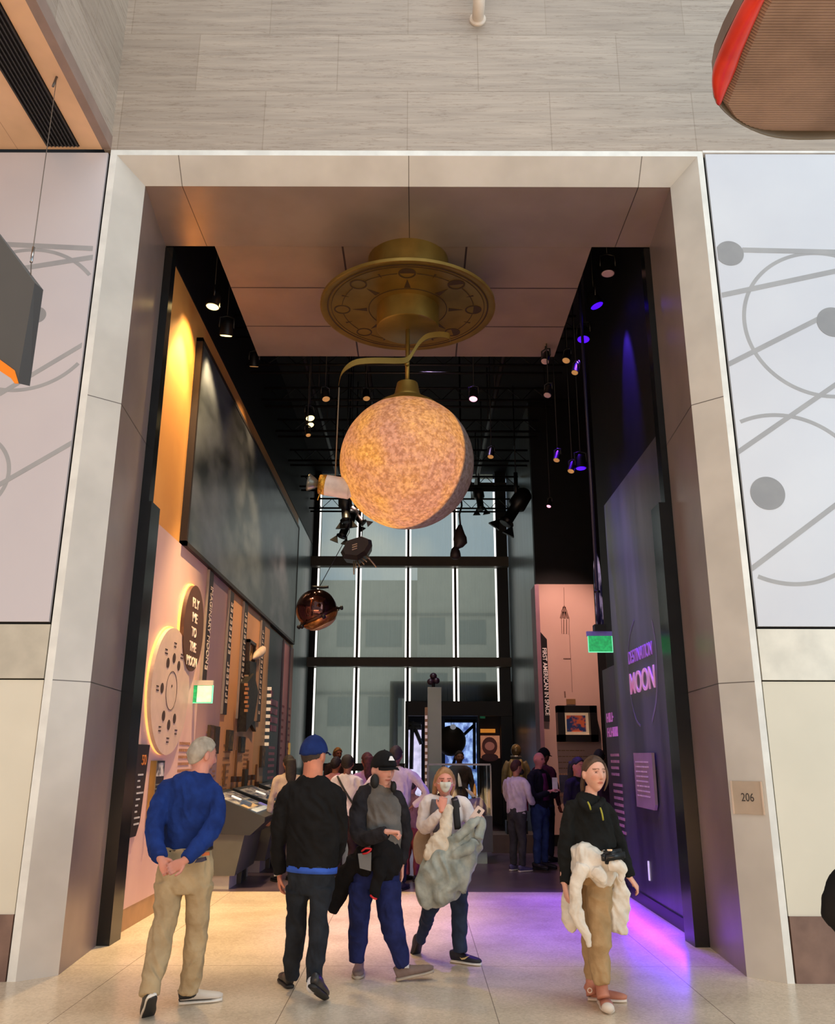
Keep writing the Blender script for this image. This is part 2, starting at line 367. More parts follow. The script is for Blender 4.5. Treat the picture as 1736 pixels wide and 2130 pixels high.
POST = M('black_gloss', (20, 23, 24), .22, 0, (14, 16, 17), spec=.5)
struct(BOX('trim_8', -2.825, -2.735, 8.16, 8.30, 4.1, 7.07, POST), 'narrow black post inside the left jamb')
struct(BOX('trim_9', -2.825, -2.705, 8.16, 8.45, 0, 4.1, POST), 'thick black pillar inside the left jamb')
struct(BOX('trim_10', 2.52, 2.59, 8.16, 8.30, 4.1, 7.07, POST), 'narrow black post inside the right jamb')
struct(BOX('trim_11', 2.455, 2.60, 8.16, 8.45, 0, 4.1, POST), 'thick black pillar inside the right jamb')

# ---- far window wall
win = empty('window_1', (0, 22, 0), 'tall shaded window wall at the far end of the gallery'); win['kind'] = 'structure'
def shade_mat():
    mt = bpy.data.materials.new('window_shade'); mt.use_nodes = True; nt = mt.node_tree; N = nt.nodes; Lk = nt.links
    b = N.new('ShaderNodeBsdfTranslucent'); b.inputs['Color'].default_value = lin((232, 226, 204))
    tr = N.new('ShaderNodeBsdfTransparent'); tr.inputs[0].default_value = (.93, .96, .92, 1)
    mx = N.new('ShaderNodeMixShader'); wv = N.new('ShaderNodeTexNoise'); tc = N.new('ShaderNodeTexCoord'); mp = N.new('ShaderNodeMapping')
    mp.inputs['Scale'].default_value = (30, 1, .6); Lk.new(tc.outputs['Object'], mp.inputs[0]); Lk.new(mp.outputs[0], wv.inputs[0]); wv.inputs['Scale'].default_value = 1
    mr = N.new('ShaderNodeMapRange'); mr.inputs[3].default_value = .62; mr.inputs[4].default_value = .74; Lk.new(wv.outputs['Fac'], mr.inputs[0])
    Lk.new(mr.outputs[0], mx.inputs[0]); Lk.new(b.outputs[0], mx.inputs[1]); Lk.new(tr.outputs[0], mx.inputs[2]); Lk.new(mx.outputs[0], N['Material Output'].inputs[0])
    return mt
SH = shade_mat()
MUL = M('mullion', (44, 34, 30), .5, .2); BEAM = M('window_beam', (84, 78, 68), .5, .2)
bays = [(-2.63, -1.60), (-1.53, -.29), (-.20, .96), (1.05, 2.08)]
for i, (a, b_) in enumerate(bays):
    zz = 0.0 if i < 2 else 2.98
    BOX('pane', a, b_, 22.02, 22.03, zz, 9.15, SH, win)
LS = M('daylight_glow_strip', (255, 252, 244), .5, 0, (255, 250, 240), emit=1.3)  # glowing strips stand in for daylight through gaps between the shades
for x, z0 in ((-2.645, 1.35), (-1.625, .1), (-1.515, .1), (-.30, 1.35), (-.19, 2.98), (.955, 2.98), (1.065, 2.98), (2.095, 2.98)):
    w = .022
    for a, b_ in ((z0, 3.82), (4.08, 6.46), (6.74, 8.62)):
        BOX('daylight_glow_strip', x-w, x+w, 21.99, 22.01, a, b_, LS, win)
for x in (-1.57, -.245, 1.01):
    BOX('mullion', x-.03, x+.03, 21.94, 22.05, 0 if x < -.2 else 2.98, 9.15, MUL, win)
BOX('mullion', 2.13, 2.42, 21.96, 22.1, 0, 9.2, M('dark_pier', (26, 27, 27), .5), win)
for z0, z1, xa, xb in ((6.47, 6.73, -2.84, 2.42), (3.84, 4.07, -2.9, 2.42), (8.62, 8.8, -2.84, 2.42)):
    BOX('beam', xa, xb, 21.7, 21.93, z0, z1, BEAM, win)
BOX('rail', -2.6, -.3, 21.6, 21.75, 1.28, 1.46, BEAM, win)
# doorway under the right bays
dr = empty('door_1', (1, 22, 0), 'open doorway to the next gallery under the far window'); dr['kind'] = 'structure'
BOX('lintel', -.26, 2.42, 21.85, 22.1, 2.62, 2.98, M('lintel_dark', (38, 33, 31), .5), dr)
BOX('door_frame', -.30, -.24, 21.85, 22.1, 0, 2.98, M('frame_green', (70, 72, 56), .5), dr)
BOX('glazing_frame', 1.55, 1.60, 21.9, 22.0, 0, 2.62, MUL, dr)
struct(BOX('wall_back', -.3, 2.42, 27, 27.2, 0, 3.4, BW), 'dark far wall of the next gallery')
struct(BOX('wall_left', -.7, -.6, 22.1, 27.2, 0, 3.4, M('olive_wall', (96, 98, 78), .6)), 'olive wall of the next gallery')
struct(BOX('wall_right', 4.2, 4.3, 22.5, 27.2, 0, 3.4, BW), 'dark wall of the next gallery')
struct(BOX('ceiling', -.7, 4.3, 22.1, 27.2, 3.4, 3.5, BW), 'low ceiling of the next gallery')
# outside
OUT = M('grey_building', (186, 180, 166), .8, 0, (172, 168, 156), 2)
bd = empty('building', (-2, 40, 0), 'grey building seen through the shaded far window', 'building')
BOX('wall', -12, .0, 39, 46, 0, at(800, 1207, 39).z, OUT, bd)
BOX('wall', .0, 12, 38.5, 46, 0, at(900, 1170, 38.5).z, OUT, bd)
DW = M('dark_window', (118, 128, 126), .3)
for (u0, u1, v0, v1, Y) in ((700, 735, 1290, 1345, 39), (760, 835, 1290, 1345, 39), (872, 925, 1285, 1340, 38.5), (955, 1010, 1290, 1340, 38.5), (680, 735, 1450, 1510, 39), (765, 835, 1450, 1510, 39), (860, 930, 1400, 1440, 38.5), (955, 1010, 1400, 1440, 38.5)):
    a = at(u0, v1, Y-.03); b_ = at(u1, v0, Y-.03); BOX('window', a.x, b_.x, Y-.03, Y+.02, a.z, b_.z, DW, bd)
for Y, a, b_ in ((39, -11.9, -.02), (38.5, .02, 11.9)):
    for v in (1278, 1372, 1442):
        BOX('ledge', a, b_, Y-.12, Y, at(868, v, Y).z-.05, at(868, v, Y).z+.05, M('ledge', (120, 122, 118), .8), bd)
struct(BOX('wall_right', 2.72, 3.0, 22.5, 23.3, 3.5, 9.6, M('outer_pier', (130, 126, 118), .8)), 'grey outer pier beside the window')
# ================================================================ MOON LAMP
mx_, my_ = -.115, 8.45
BR = M('antique_brass', (148, 120, 56), .40, .7, (126, 100, 42), 3)
BRD = M('engraving', (66, 46, 22), .6, .3)
lamp = empty('moon_lamp', (mx_, my_, ZP), 'giant glowing moon globe hanging from a brass disc in the portal', 'lamp')
LATHE('canopy', [(.46, ZP+.004), (.46, 6.49)], (mx_, my_, 0), BR, lamp, 64)
dsk = LATHE('disc', [(.96, 6.495), (.985, 6.49), (.985, 6.455), (.96, 6.45), (.93, 6.462), (.3, 6.462)], (mx_, my_, 0), BR, lamp, 96)
LATHE('collar', [(.35, 6.465), (.35, 6.215), (.335, 6.205)], (mx_, my_, 0), BR, lamp, 64)
c0 = Vector((mx_, my_, 6.4615)); bm = bmesh.new(); X_, Y_ = Vector((1, 0, 0)), Vector((0, -1, 0))
ring_shape(bm, c0, X_, Y_, .90, .016, seg=96); ring_shape(bm, c0, X_, Y_, .86, .006, seg=96); ring_shape(bm, c0, X_, Y_, .44, .008, seg=64)
for k in range(8):
    a = 2*pi*k/8+pi/2; d = X_*cos(a)+Y_*sin(a)
    ring_shape(bm, c0+d*.74, X_, Y_, .085, .016, seg=28); ring_shape(bm, c0, X_, Y_, .74, .007, a+.14, a+2*pi/8-.14, 64)
    if k in (0, 6, 7, 5): prism(bm, [c0+d*.74+(X_*cos(q)+Y_*sin(q))*.08 for q in [a-pi/2+pi*j/12+(k % 2) for j in range(13)]], Vector((0, 0, -.003)))
    t = d.cross(Vector((0, 0, 1))); prism(bm, [c0+d*.46-t*.035, c0+d*.62, c0+d*.46+t*.035], Vector((0, 0, -.003)))
    q = a+pi/8; e = X_*cos(q)+Y_*sin(q); prism(bm, [c0+e*.70, c0+e*.78+e.cross(Vector((0, 0, 1)))*.012, c0+e*.78-e.cross(Vector((0, 0, 1)))*.012], Vector((0, 0, -.003)))
mesh_obj('engraving', bm, BRD, dsk)
TUBE('rod', [(mx_, my_, 6.21), (mx_, my_, 5.52)], .024, BR, lamp, 12)
LATHE('cap', [(.02, 5.56), (.115, 5.545), (.14, 5.42), (.155, 5.40), (.16, 5.375), (.22, 5.345), (.32, 5.285), (.40, 5.215), (.415, 5.185), (.40, 5.18)], (mx_, my_, 0), BR, lamp, 56)
def moon_mat():
    mt = bpy.data.materials.new('moon'); mt.use_nodes = True; nt = mt.node_tree; N = nt.nodes; Lk = nt.links; b = N['Principled BSDF']
    tc = N.new('ShaderNodeTexCoord')
    def nz(s, d): n = N.new('ShaderNodeTexNoise'); n.inputs['Scale'].default_value = s; n.inputs['Detail'].default_value = d; n.inputs['Roughness'].default_value = .62; Lk.new(tc.outputs['Object'], n.inputs[0]); return n
    big = nz(1.7, 4); fine = nz(24, 7)
    r1 = N.new('ShaderNodeValToRGB'); e = r1.color_ramp.elements; e[0].position = .38; e[0].color = lin((222, 140, 88)); e[1].position = .6; e[1].color = lin((255, 168, 50))
    Lk.new(big.outputs['Fac'], r1.inputs[0])
    vo = N.new('ShaderNodeTexVoronoi'); vo.inputs['Scale'].default_value = 9; vo.feature = 'F1'; Lk.new(tc.outputs['Object'], vo.inputs['Vector'])
    vr = N.new('ShaderNodeValToRGB'); vr.color_ramp.elements[0].position = .10; vr.color_ramp.elements[0].color = (.9, .88, .88, 1); vr.color_ramp.elements[1].position = .34; vr.color_ramp.elements[1].color = (1, 1, 1, 1)
    q = vr.color_ramp.elements.new(.19); q.color = (1.12, 1.12, 1.1, 1); q = vr.color_ramp.elements.new(.25); q.color = (.82, .78, .76, 1); Lk.new(vo.outputs['Distance'], vr.inputs[0])
    v2 = N.new('ShaderNodeTexVoronoi'); v2.inputs['Scale'].default_value = 30; Lk.new(tc.outputs['Object'], v2.inputs['Vector'])
    v2r = N.new('ShaderNodeValToRGB'); v2r.color_ramp.elements[0].position = .2; v2r.color_ramp.elements[0].color = (1.1, 1.1, 1.1, 1); v2r.color_ramp.elements[1].position = .5; v2r.color_ramp.elements[1].color = (.8, .76, .74, 1); Lk.new(v2.outputs['Distance'], v2r.inputs[0])
    fr = N.new('ShaderNodeValToRGB'); fr.color_ramp.elements[0].position = .40; fr.color_ramp.elements[0].color = (.60, .50, .42, 1); fr.color_ramp.elements[1].position = .58; fr.color_ramp.elements[1].color = (1.08, 1.08, 1.08, 1); Lk.new(fine.outputs['Fac'], fr.inputs[0])
    cur = r1.outputs[0]
    for s, f in ((vr.outputs[0], .6), (v2r.outputs[0], .7), (fr.outputs[0], .8)):
        m_ = N.new('ShaderNodeMix'); m_.data_type = 'RGBA'; m_.blend_type = 'MULTIPLY'; m_.inputs[0].default_value = f; Lk.new(cur, m_.inputs[6]); Lk.new(s, m_.inputs[7]); cur = m_.outputs[2]
    # the lamp's own phase: unlit crescent towards the right
    vm = N.new('ShaderNodeVectorMath'); vm.operation = 'DOT_PRODUCT'; vm.inputs[1].default_value = (.60, .80, -.04); Lk.new(tc.outputs['Object'], vm.inputs[0])
    mr = N.new('ShaderNodeMapRange'); mr.interpolation_type = 'SMOOTHSTEP'; mr.inputs[1].default_value = .015; mr.inputs[2].default_value = .075; mr.inputs[3].default_value = 1; mr.inputs[4].default_value = .05; Lk.new(vm.outputs['Value'], mr.inputs[0])
    bl = N.new('ShaderNodeVectorMath'); bl.operation = 'DOT_PRODUCT'; bl.inputs[1].default_value = (-.1, -.5, -1); Lk.new(tc.outputs['Object'], bl.inputs[0])
    b2 = N.new('ShaderNodeMapRange'); b2.inputs[1].default_value = -.5; b2.inputs[2].default_value = .45; b2.inputs[3].default_value = .46; b2.inputs[4].default_value = .78; Lk.new(bl.outputs['Value'], b2.inputs[0])
    mu = N.new('ShaderNodeMath'); mu.operation = 'MULTIPLY'; Lk.new(mr.outputs[0], mu.inputs[0]); Lk.new(b2.outputs[0], mu.inputs[1])
    Lk.new(cur, b.inputs['Emission Color']); Lk.new(mu.outputs[0], b.inputs['Emission Strength'])
    gm = N.new('ShaderNodeMix'); gm.data_type = 'RGBA'; gm.blend_type = 'MULTIPLY'; gm.inputs[0].default_value = 1; Lk.new(fr.outputs[0], gm.inputs[6]); gm.inputs[7].default_value = lin((96, 92, 96)); Lk.new(gm.outputs[2], b.inputs['Base Color'])
    b.inputs['Roughness'].default_value = .7
    return mt
bm = bmesh.new(); sphere(bm, (0, 0, 0), .715, u=64, v=40)
for v in bm.verts:
    v.co *= 1+.004*noise.noise(v.co*7)
gl = mesh_obj('globe', bm, moon_mat(), None, True); gl.location = (mx_, my_, 4.625); gl.parent = lamp; gl.matrix_parent_inverse = Matrix.Translation(-lamp.location)
# S-shaped arm and thread
arm = [(936, 712), (934, 702), (920, 697), (900, 697), (884, 702), (870, 716), (860, 734), (848, 752), (830, 757), (800, 758), (770, 759), (742, 762), (722, 772), (710, 786), (705, 806)]
bm = bmesh.new(); P = cr([list(at(u, v, 8.38)) for u, v in arm], 3); pr = None
for i, p in enumerate(P):
    h = .034 if i < len(P)-8 else .034*(len(P)-i)/8
    y0 = 8.33+.05*sin(i*.15)
    ring = [bm.verts.new((p[0], y0+dy, p[2]+dz)) for dy, dz in ((-.006, -h), (.006, -h), (.006, h), (-.006, h))]
    if pr:
        for k in range(4): bm.faces.new((pr[k], pr[(k+1) % 4], ring[(k+1) % 4], ring[k]))
    else: bm.faces.new(ring)
    pr = ring
bm.faces.new(pr[::-1]); mesh_obj('arm', bm, BR, lamp, False)
TUBE('arm_joint', [at(846, 757, 8.34), at(846, 757, 8.46)], .03, BR, lamp, 10)
wa, wb_ = at(705, 806, 8.36), at(697, 990, 8.36)
TUBE('thread', [wa, wb_], .007, M('thin_cord', (120, 104, 84), .6), lamp, 6)
# ---- spacecraft model on the thread
cs = empty('spacecraft_model', at(692, 1012, 8.36), 'small white cylinder spacecraft model with gold rear hanging left of the moon', 'model')
def obox(bm, c, R_, U_, F_, a, b_, d): # oriented box
    c = Vector(c); vs_ = [bm.verts.new(c+R_*x*a/2+F_*y*d/2+U_*z*b_/2) for x in (-1, 1) for y in (-1, 1) for z in (-1, 1)]
    for f in ((0, 1, 3, 2), (4, 6, 7, 5), (0, 4, 5, 1), (2, 3, 7, 6), (0, 2, 6, 4), (1, 5, 7, 3)): bm.faces.new([vs_[i] for i in f])
A = at(678, 1009, 8.36); B = at(726, 1017, 8.36); r_ = mpp(8.36)*24
bm = bmesh.new(); loft(bm, [(*A, r_, r_), (*B, r_, r_)], 28, (0, 1, 0), 1); mesh_obj('hull', bm, M('model_white', (206, 190, 180), .5, 0, (188, 172, 166), 12), cs, True).data.set_sharp_from_angle(angle=radians(40))
GOLD = M('gold_foil', (206, 158, 60), .35, .8, (160, 112, 34), 40, 5, None, .6, 60)
A2 = at(664, 1007, 8.36); bm = bmesh.new(); loft(bm, [(*A2, r_*.93, r_*.93), (*A, r_*1.0, r_*1.0)], 28, (0, 1, 0), 1); mesh_obj('gold_end', bm, GOLD, cs, True)
A3 = at(641, 1003, 8.36); bm = bmesh.new(); loft(bm, [(*A3, r_*.85, r_*.85), (*at(652, 1005, 8.36), r_*.6, r_*.6), (*at(663, 1007, 8.36), r_*.22, r_*.22)], 24, (0, 1, 0), 2); mesh_obj('engine_bell', bm, M('bell_grey', (110, 108, 98), .3, .5), cs, True)
TUBE('boom', [at(668, 1020, 8.30), at(660, 1040, 8.28)], .006, GOLD, cs)
bm = bmesh.new(); loft(bm, [(*at(726, 1017, 8.36), r_, r_), (*at(742, 1020, 8.36), r_*.4, r_*.4)], 24, (0, 1, 0), 1); mesh_obj('nose', bm, MATS['model_white'], cs, True)

# ================================================================ EXHIBITS ON THE LEFT WALL
FY, FZ, FX = Vector((0, 1, 0)), Vector((0, 0, 1)), Vector((1, 0, 0))
mur = empty('mural', (XL+.04, 14.2, 4.04), 'huge dark slate mural of a lunar surface high on the left wall', 'mural')
MURM = M('mural_print', (104, 110, 114), .3, 0, (34, 38, 42), .9, 8, (1, 1.0, 1.8), lo=.36, hi=.70)
BOX('canvas', XL+.02, XL+.075, 9.72, 18.8, 4.07, 6.70, MURM, mur)
for y0, y1, z0, z1 in ((9.66, 9.72, 4.02, 6.75), (18.8, 18.86, 4.02, 6.75), (9.66, 18.86, 4.02, 4.07), (9.66, 18.86, 6.70, 6.75)):
    BOX('frame', XL+.002, XL+.085, y0, y1, z0, z1, M('dark_frame', (34, 22, 16), .5), mur)
# lower exhibit panels
def ypix(u, v): return atX(u, v, XL).y
SEG = [('rose', (222, 184, 168), (206, 166, 150), 8.45, 10.95), ('mauve', (186, 146, 130), (150, 118, 122), 10.95, 12.25), ('amber', (232, 166, 104), (216, 146, 96), 12.25, 13.3), ('tan', (226, 166, 110), (206, 146, 100), 13.3, 14.9), ('sand', (206, 160, 104), (186, 140, 84), 14.9, 15.95)]
labs = ['rosy wall board with two round signs, nearest of the left exhibit boards', 'mauve exhibit board second along the left wall', 'amber exhibit board third along the left wall', 'tan exhibit board with a spaceship and a framed window picture', 'narrow sand coloured exhibit board before the dark blue one']
BRDS = []
for (nm, c, c2, y0, y1), lb in zip(SEG, labs):
    root = empty('exhibit_board', (XL, (y0+y1)/2, .2 if y0 < 9 else .95), lb, 'exhibit board')
    BOX('board', XL+.001, XL+.03, y0+.003, y1-.003, .2 if y0 < 11.2 and y0 < 9 else .95, 4.02, M('board_'+nm, c, .45, 0, c2, .8, 5, (1, 1.4, .5), lo=.3, hi=.7), root); BRDS.append(root)
XS = XL+.031
FIN = M('fin_dark', (52, 38, 32), .5); FINE_ = M('fin_edge', (160, 142, 126), .4); LET = M('lettering_cream', (236, 214, 190), .6)
for k, (y, zt, zb_, txt) in enumerate(((10.96, 4.0, 2.5, 'IMAGINARY MOON'), (12.26, 3.98, 2.19, None), (13.32, 4.0, 2.17, None), (14.92, 3.95, 2.2, None))):
    fn = empty('title_fin', (XL, y, zb_), 'vertical dark title strip with cream letters, %s along the left wall' % ('first', 'second', 'third', 'fourth')[k], 'sign')
    BOX('strip', XS, XS+.03, y, y+.24+.03*k, zb_, zt, FIN, fn); BOX('edge', XS, XS+.035, y-.015, y, zb_, zt, FINE_, fn)
    bm = bmesh.new(); z = zt-.22
    if txt:
        text_mesh('lettering', txt, (XS+.031, y+.12, zt-.2), (0, 0, -1), (0, 1, 0), .13, 1.02, LET, fn, .004, .02)
        z = zt-1.3
    while z > zb_+.12:
        if random.random() < .88:
            w = .13; p = Vector((XS+.0305, y+.10, z)); prism(bm, [p, p+FY*w, p+FY*w+FZ*.02, p+FZ*.02], FX*.004)
            prism(bm, [p+FZ*.02, p+FY*.035+FZ*.02, p+FY*.035+FZ*.055, p+FZ*.055], FX*.004)
            if random.random() < .5: prism(bm, [p+FY*.09+FZ*.02, p+FY*.13+FZ*.02, p+FY*.13+FZ*.055, p+FY*.09+FZ*.055], FX*.004)
        z -= .088
    mesh_obj('small_letters', bm, LET, fn)
# round signs
def disc(name, cy, cz, ry, rz, x0, x1, mat, parent=None):
    bm = bmesh.new(); prism(bm, [(x0, cy+ry*cos(a), cz+rz*sin(a)) for a in [2*pi*i/64 for i in range(64)]], (x1-x0, 0, 0)); return mesh_obj(name, bm, mat, parent)
fm = empty('round_sign', (XL, 10.22, 3.1), 'brown round sign with cream words FLY ME TO THE MOON', 'sign')
GLOW = M('halo_warm', (255, 196, 110), .5, 0, (255, 186, 96), emit=.7)
disc('halo', 10.205, 3.12, .455, .53, XS, XS+.03, GLOW, fm); disc('face', 10.22, 3.11, .455, .52, XS+.03, XS+.075, M('sign_brown', (84, 52, 34), .45), fm)
for i, (w_, wd) in enumerate((('FLY', .3), ('ME', .22), ('TO', .22), ('THE', .3), ('MOON', .46))):
    text_mesh('lettering', w_, (XS+.076, 10.22-wd/2, 3.35-.175*i), FY, FZ, .115, wd, LET, fm, .006, .02)
bc = empty('round_sign', (XL, 9.52, 2.3), 'large pale round sign with moon phases beside the black pillar', 'sign')
disc('halo', 9.515, 2.32, .735, .698, XS, XS+.02, GLOW, bc); fc = disc('face', 9.53, 2.31, .73, .69, XS+.02, XS+.06, M('sign_pale', (206, 176, 154), .4), bc)
bm = bmesh.new(); c1 = Vector((XS+.0605, 9.53, 2.31)); DK = M('ink_brown', (58, 40, 34), .6)
ring_shape(bm, c1, FY, FZ, .21, .006)
for a, rr in ((90, .36), (128, .36), (55, .36), (180, .36), (232, .36), (270, .37), (305, .36)):
    a = radians(a); p = c1+FY*cos(a)*rr+FZ*sin(a)*rr*1.0
    prism(bm, [p+(FY*cos(q)+FZ*sin(q))*.055 for q in [2*pi*i/20 for i in range(20)]], FX*.004)
    p2 = c1+FY*cos(a)*.52+FZ*sin(a)*.52; lines(bm, p2-FY*.04, FY, FZ, 2, .1, .04)
prism(bm, [c1+FZ*.05+(FY*cos(q)+FZ*sin(q))*.015 for q in [2*pi*i/16 for i in range(16)]], FX*.004)
mesh_obj('moon_phases', bm, DK, fc)
# text block, plaques and ornaments on the boards
bm = bmesh.new(); lines(bm, (XS, 10.25, 1.74), FY, FZ, 8, .62, .078, .4); mesh_obj('printed_text', bm, M('print_tan', (166, 118, 84), .6), BRDS[0])
bm = bmesh.new(); lines(bm, (XS, 11.5, 1.9), FY, FZ, 8, .5, .09, .3)
lines(bm, (XS, 12.0, 1.4), FY, FZ, 7, .18, .06, .4); mesh_obj('printed_text', bm, MATS['print_tan'], BRDS[1])
bm = bmesh.new(); lines(bm, (XS, 12.6, 1.75), FY, FZ, 6, .5, .09, .3); lines(bm, (XS, 12.7, 1.2), FY, FZ, 3, .3, .06, .4); mesh_obj('printed_text', bm, MATS['print_tan'], BRDS[2])
bm = bmesh.new(); lines(bm, (XS, 14.1, 1.7), FY, FZ, 9, .5, .07, .3); mesh_obj('printed_text', bm, MATS['print_tan'], BRDS[3])
def plaque(uA, vA, uB, vB, lab, c=(62, 48, 26), th=.04):
    a = atX(uA, vA, XL); b_ = atX(uB, vB, XL); y0, y1 = min(a.y, b_.y), max(a.y, b_.y)
    t = empty('picture', (XS, (y0+y1)/2, b_.z), lab, 'picture')
    BOX('frame', XS+.001, XS+th, y0, y1, min(a.z, b_.z), max(a.z, b_.z), M('plaque_frame', (70, 50, 26), .5), t)
    BOX('print', XS+th, XS+th+.004, y0+.03*(y1-y0)+.02, y1-.03*(y1-y0)-.02, min(a.z, b_.z)+.02, max(a.z, b_.z)-.02, M('plaque_%d' % c[0], c, .5, 0, tuple(x*.5 for x in c), 14, 5, lo=.45, hi=.6), t)
plaque(466, 1518, 474, 1562, 'small dark upright picture on the amber board', (120, 92, 40))
plaque(492, 1532, 500, 1566, 'dark upright picture left of the tan board', (96, 84, 60))
plaque(427, 1508, 433, 1545, 'slim brown picture pair above the grey haired person', (130, 84, 56))
plaque(437, 1510, 444, 1568, 'tall slim dark picture right above the grey haired person', (88, 62, 44))
plaque(500, 1600, 505, 1638, 'slender dark picture low on the tan board', (60, 50, 40))
plaque(537, 1551, 542, 1596, 'narrow dark plate at the edge of the sand board', (150, 110, 60))
for i, (u, va, vb) in enumerate(((461, 1590, 1632), (486, 1560, 1622), (510, 1582, 1628), (528, 1590, 1640))):
    a = atX(u, va, XL); b_ = atX(u, vb, XL)
    tag(BOX('wall_bar', XS, XS+.03, a.y-.02, a.y+.03, b_.z, a.z, M('bar_brown', (120, 78, 40), .5)), 'thin brown upright bar, %s from the left on the lower boards' % ('first', 'second', 'third', 'fourth')[i], 'bar', 'thin bars on the exhibit boards')
for i, (u, v) in enumerate(((478, 1622), (489, 1622), (508, 1619), (519, 1618), (527, 1632))):
    a = atX(u, v, XL); tag(BOX('wall_tab', XS, XS+.05, a.y-.09, a.y+.09, a.z-.03, a.z+.05, M('tab_dark', (70, 42, 22), .5)), 'little dark tab low on the orange boards, %s from the left' % ('first', 'second', 'third', 'fourth', 'fifth')[i], 'tab', 'little dark tabs low on the orange boards')
# black label panel next to the pillar
bp = empty('information_board', (XL, 8.75, .85), 'black information panel with tiny white print beside the black pillar', 'information board')
PRISM('board', [(XS, 8.46, .85), (XS, 8.83, .85), (XS, 8.92, .98), (XS, 9.03, 1.72), (XS, 8.46, 1.72)], (.03, 0, 0), M('board_black', (34, 26, 26), .4), bp)
bm = bmesh.new(); lines(bm, (XS+.031, 8.72, 1.42), FY, FZ, 9, .22, .058, .28, .7); mesh_obj('printed_text', bm, M('ink_white', (190, 186, 184), .6), bp)
text_mesh('lettering', '50', (XS+.031, 8.80, 1.52), FY, FZ, .1, .14, M('ink_orange', (190, 110, 50), .6), bp)
ls = empty('picture_stand', (XL, 9.25, .95), 'narrow dark caption board with gold edge left of the grey haired person', 'information board')
BOX('board', XS, XS+.03, 9.27, 9.62, .98, 1.56, MATS['board_black'], ls); BOX('gold_edge', XS, XS+.06, 9.2, 9.235, .9, 1.56, M('brass_bright', (196, 156, 84), .3, .7), ls)
BOX('photo', XS+.03, XS+.036, 9.31, 9.59, 1.40, 1.54, M('photo_silver', (210, 200, 190), .3, 0, (70, 64, 60), 9, 3, lo=.45, hi=.6), ls)
bm = bmesh.new(); lines(bm, (XS+.031, 9.31, 1.31), FY, FZ, 8, .24, .042, .3, .2); mesh_obj('printed_text', bm, M('ink_grey', (120, 118, 108), .6), ls)
# framed window picture + star destroyer-free dark ship relief
fp = empty('framed_picture', (XS, 13.9, 3.1), 'small dark frame with a pale window picture on the tan board', 'picture frame')
for y0, y1, z0, z1 in ((13.72, 13.78, 2.95, 3.45), (14.24, 14.30, 2.95, 3.45), (13.72, 14.3, 2.95, 3.0), (13.72, 14.3, 3.4, 3.45)):
    BOX('frame', XS, XS+.07, y0, y1, z0, z1, M('dark_wood', (58, 40, 30), .4), fp)
BOX('picture', XS, XS+.02, 13.78, 14.24, 3.0, 3.4, M('pic_warm', (230, 190, 140), .5, 0, (110, 84, 60), 6, 2, lo=.48, hi=.52), fp)
BOX('sill', XS, XS+.08, 13.72, 14.3, 2.84, 2.9, M('sill_tan', (200, 160, 120), .5), fp)
sh = empty('spaceship_relief', (XS, 13.7, 1.9), 'pointed dark wedge spaceship relief hanging nose down on the tan board', 'relief')
pA = [atX(495, 1421, XS), atX(511, 1401, XS), atX(520, 1440, XS), atX(510, 1500, XS), atX(493, 1522, XS), atX(494, 1470, XS)]
PRISM('hull', pA, (.14, 0, 0), M('ship_dark', (66, 60, 50), .5, .3, (46, 42, 36), 20), sh)
PRISM('upper_hull', [atX(507, 1375, XS), atX(521, 1378, XS), atX(519, 1425, XS), atX(506, 1430, XS)], (.1, 0, 0), MATS['ship_dark'], sh)
for k in range(7):
    c = atX(511+k % 2*2, 1424+k*9, XS+.15); bm = bmesh.new(); box(bm, c.x-.02, c.x+.03, c.y-.03, c.y+.03, c.z-.02, c.z+.02); mesh_obj('light_block', bm, M('ship_light', (214, 150, 90), .5), sh)
PRISM('fin', [atX(512, 1500, XS), atX(525, 1522, XS), atX(519, 1470, XS)], (.06, 0, 0), MATS['ship_dark'], sh)
rk = empty('rocket_relief', (XS, 14.6, 2.3), 'pale winged rocket model tilted on the tan board', 'model')
bm = bmesh.new(); loft(bm, [(*atX(526, 1370, XS+.1), .01, .01), (*atX(534, 1363, XS+.12), .07, .06), (*atX(545, 1354, XS+.12), .08, .06), (*atX(549, 1348, XS+.12), .03, .03)], 16, (1, 0, 0), 3); mesh_obj('body', bm, M('rocket_cream', (236, 206, 172), .4), rk, True)
PRISM('tail', [atX(524, 1368, XS), atX(530, 1372, XS), atX(522, 1500, XS), atX(512, 1500, XS)], (.08, 0, 0), M('rocket_tan', (190, 140, 92), .5), rk)
# dark blue and pink boards at the far end
db = empty('exhibit_board', (XL, 16.6, .9), 'dark blue exhibit board with a pink stripe stack and pink text', 'exhibit board')
BOX('board', XL+.001, XL+.03, 15.95, 17.6, .3, 3.98, M('board_navy', (40, 36, 52), .4, 0, (58, 46, 60), .9), db)
PK = M('pink_print', (208, 132, 150), .5)
bm = bmesh.new()
for k in range(5):
    z = 2.72-k*.16; w = (.18, .75, .7, .72, .6)[k]; p = Vector((XS, 16.35+.04*k, z)); prism(bm, [p, p+FY*w, p+FY*w+FZ*.11, p+FZ*.11], FX*.02)
lines(bm, (XS, 16.45, 1.75), FY, FZ, 7, .7, .11, .45, .2); mesh_obj('pink_stripes', bm, PK, db)
fl = empty('title_fin', (XL, 15.95, 1.9), 'row of glowing cream letters on the edge of the dark blue board', 'sign')
bm = bmesh.new()
for k in range(9): box(bm, XS, XS+.075, 15.97, 16.0, 2.86-k*.125-.06, 2.86-k*.125)
mesh_obj('lettering', bm, M('letters_lit', (255, 226, 190), .5, emit=.3), fl)
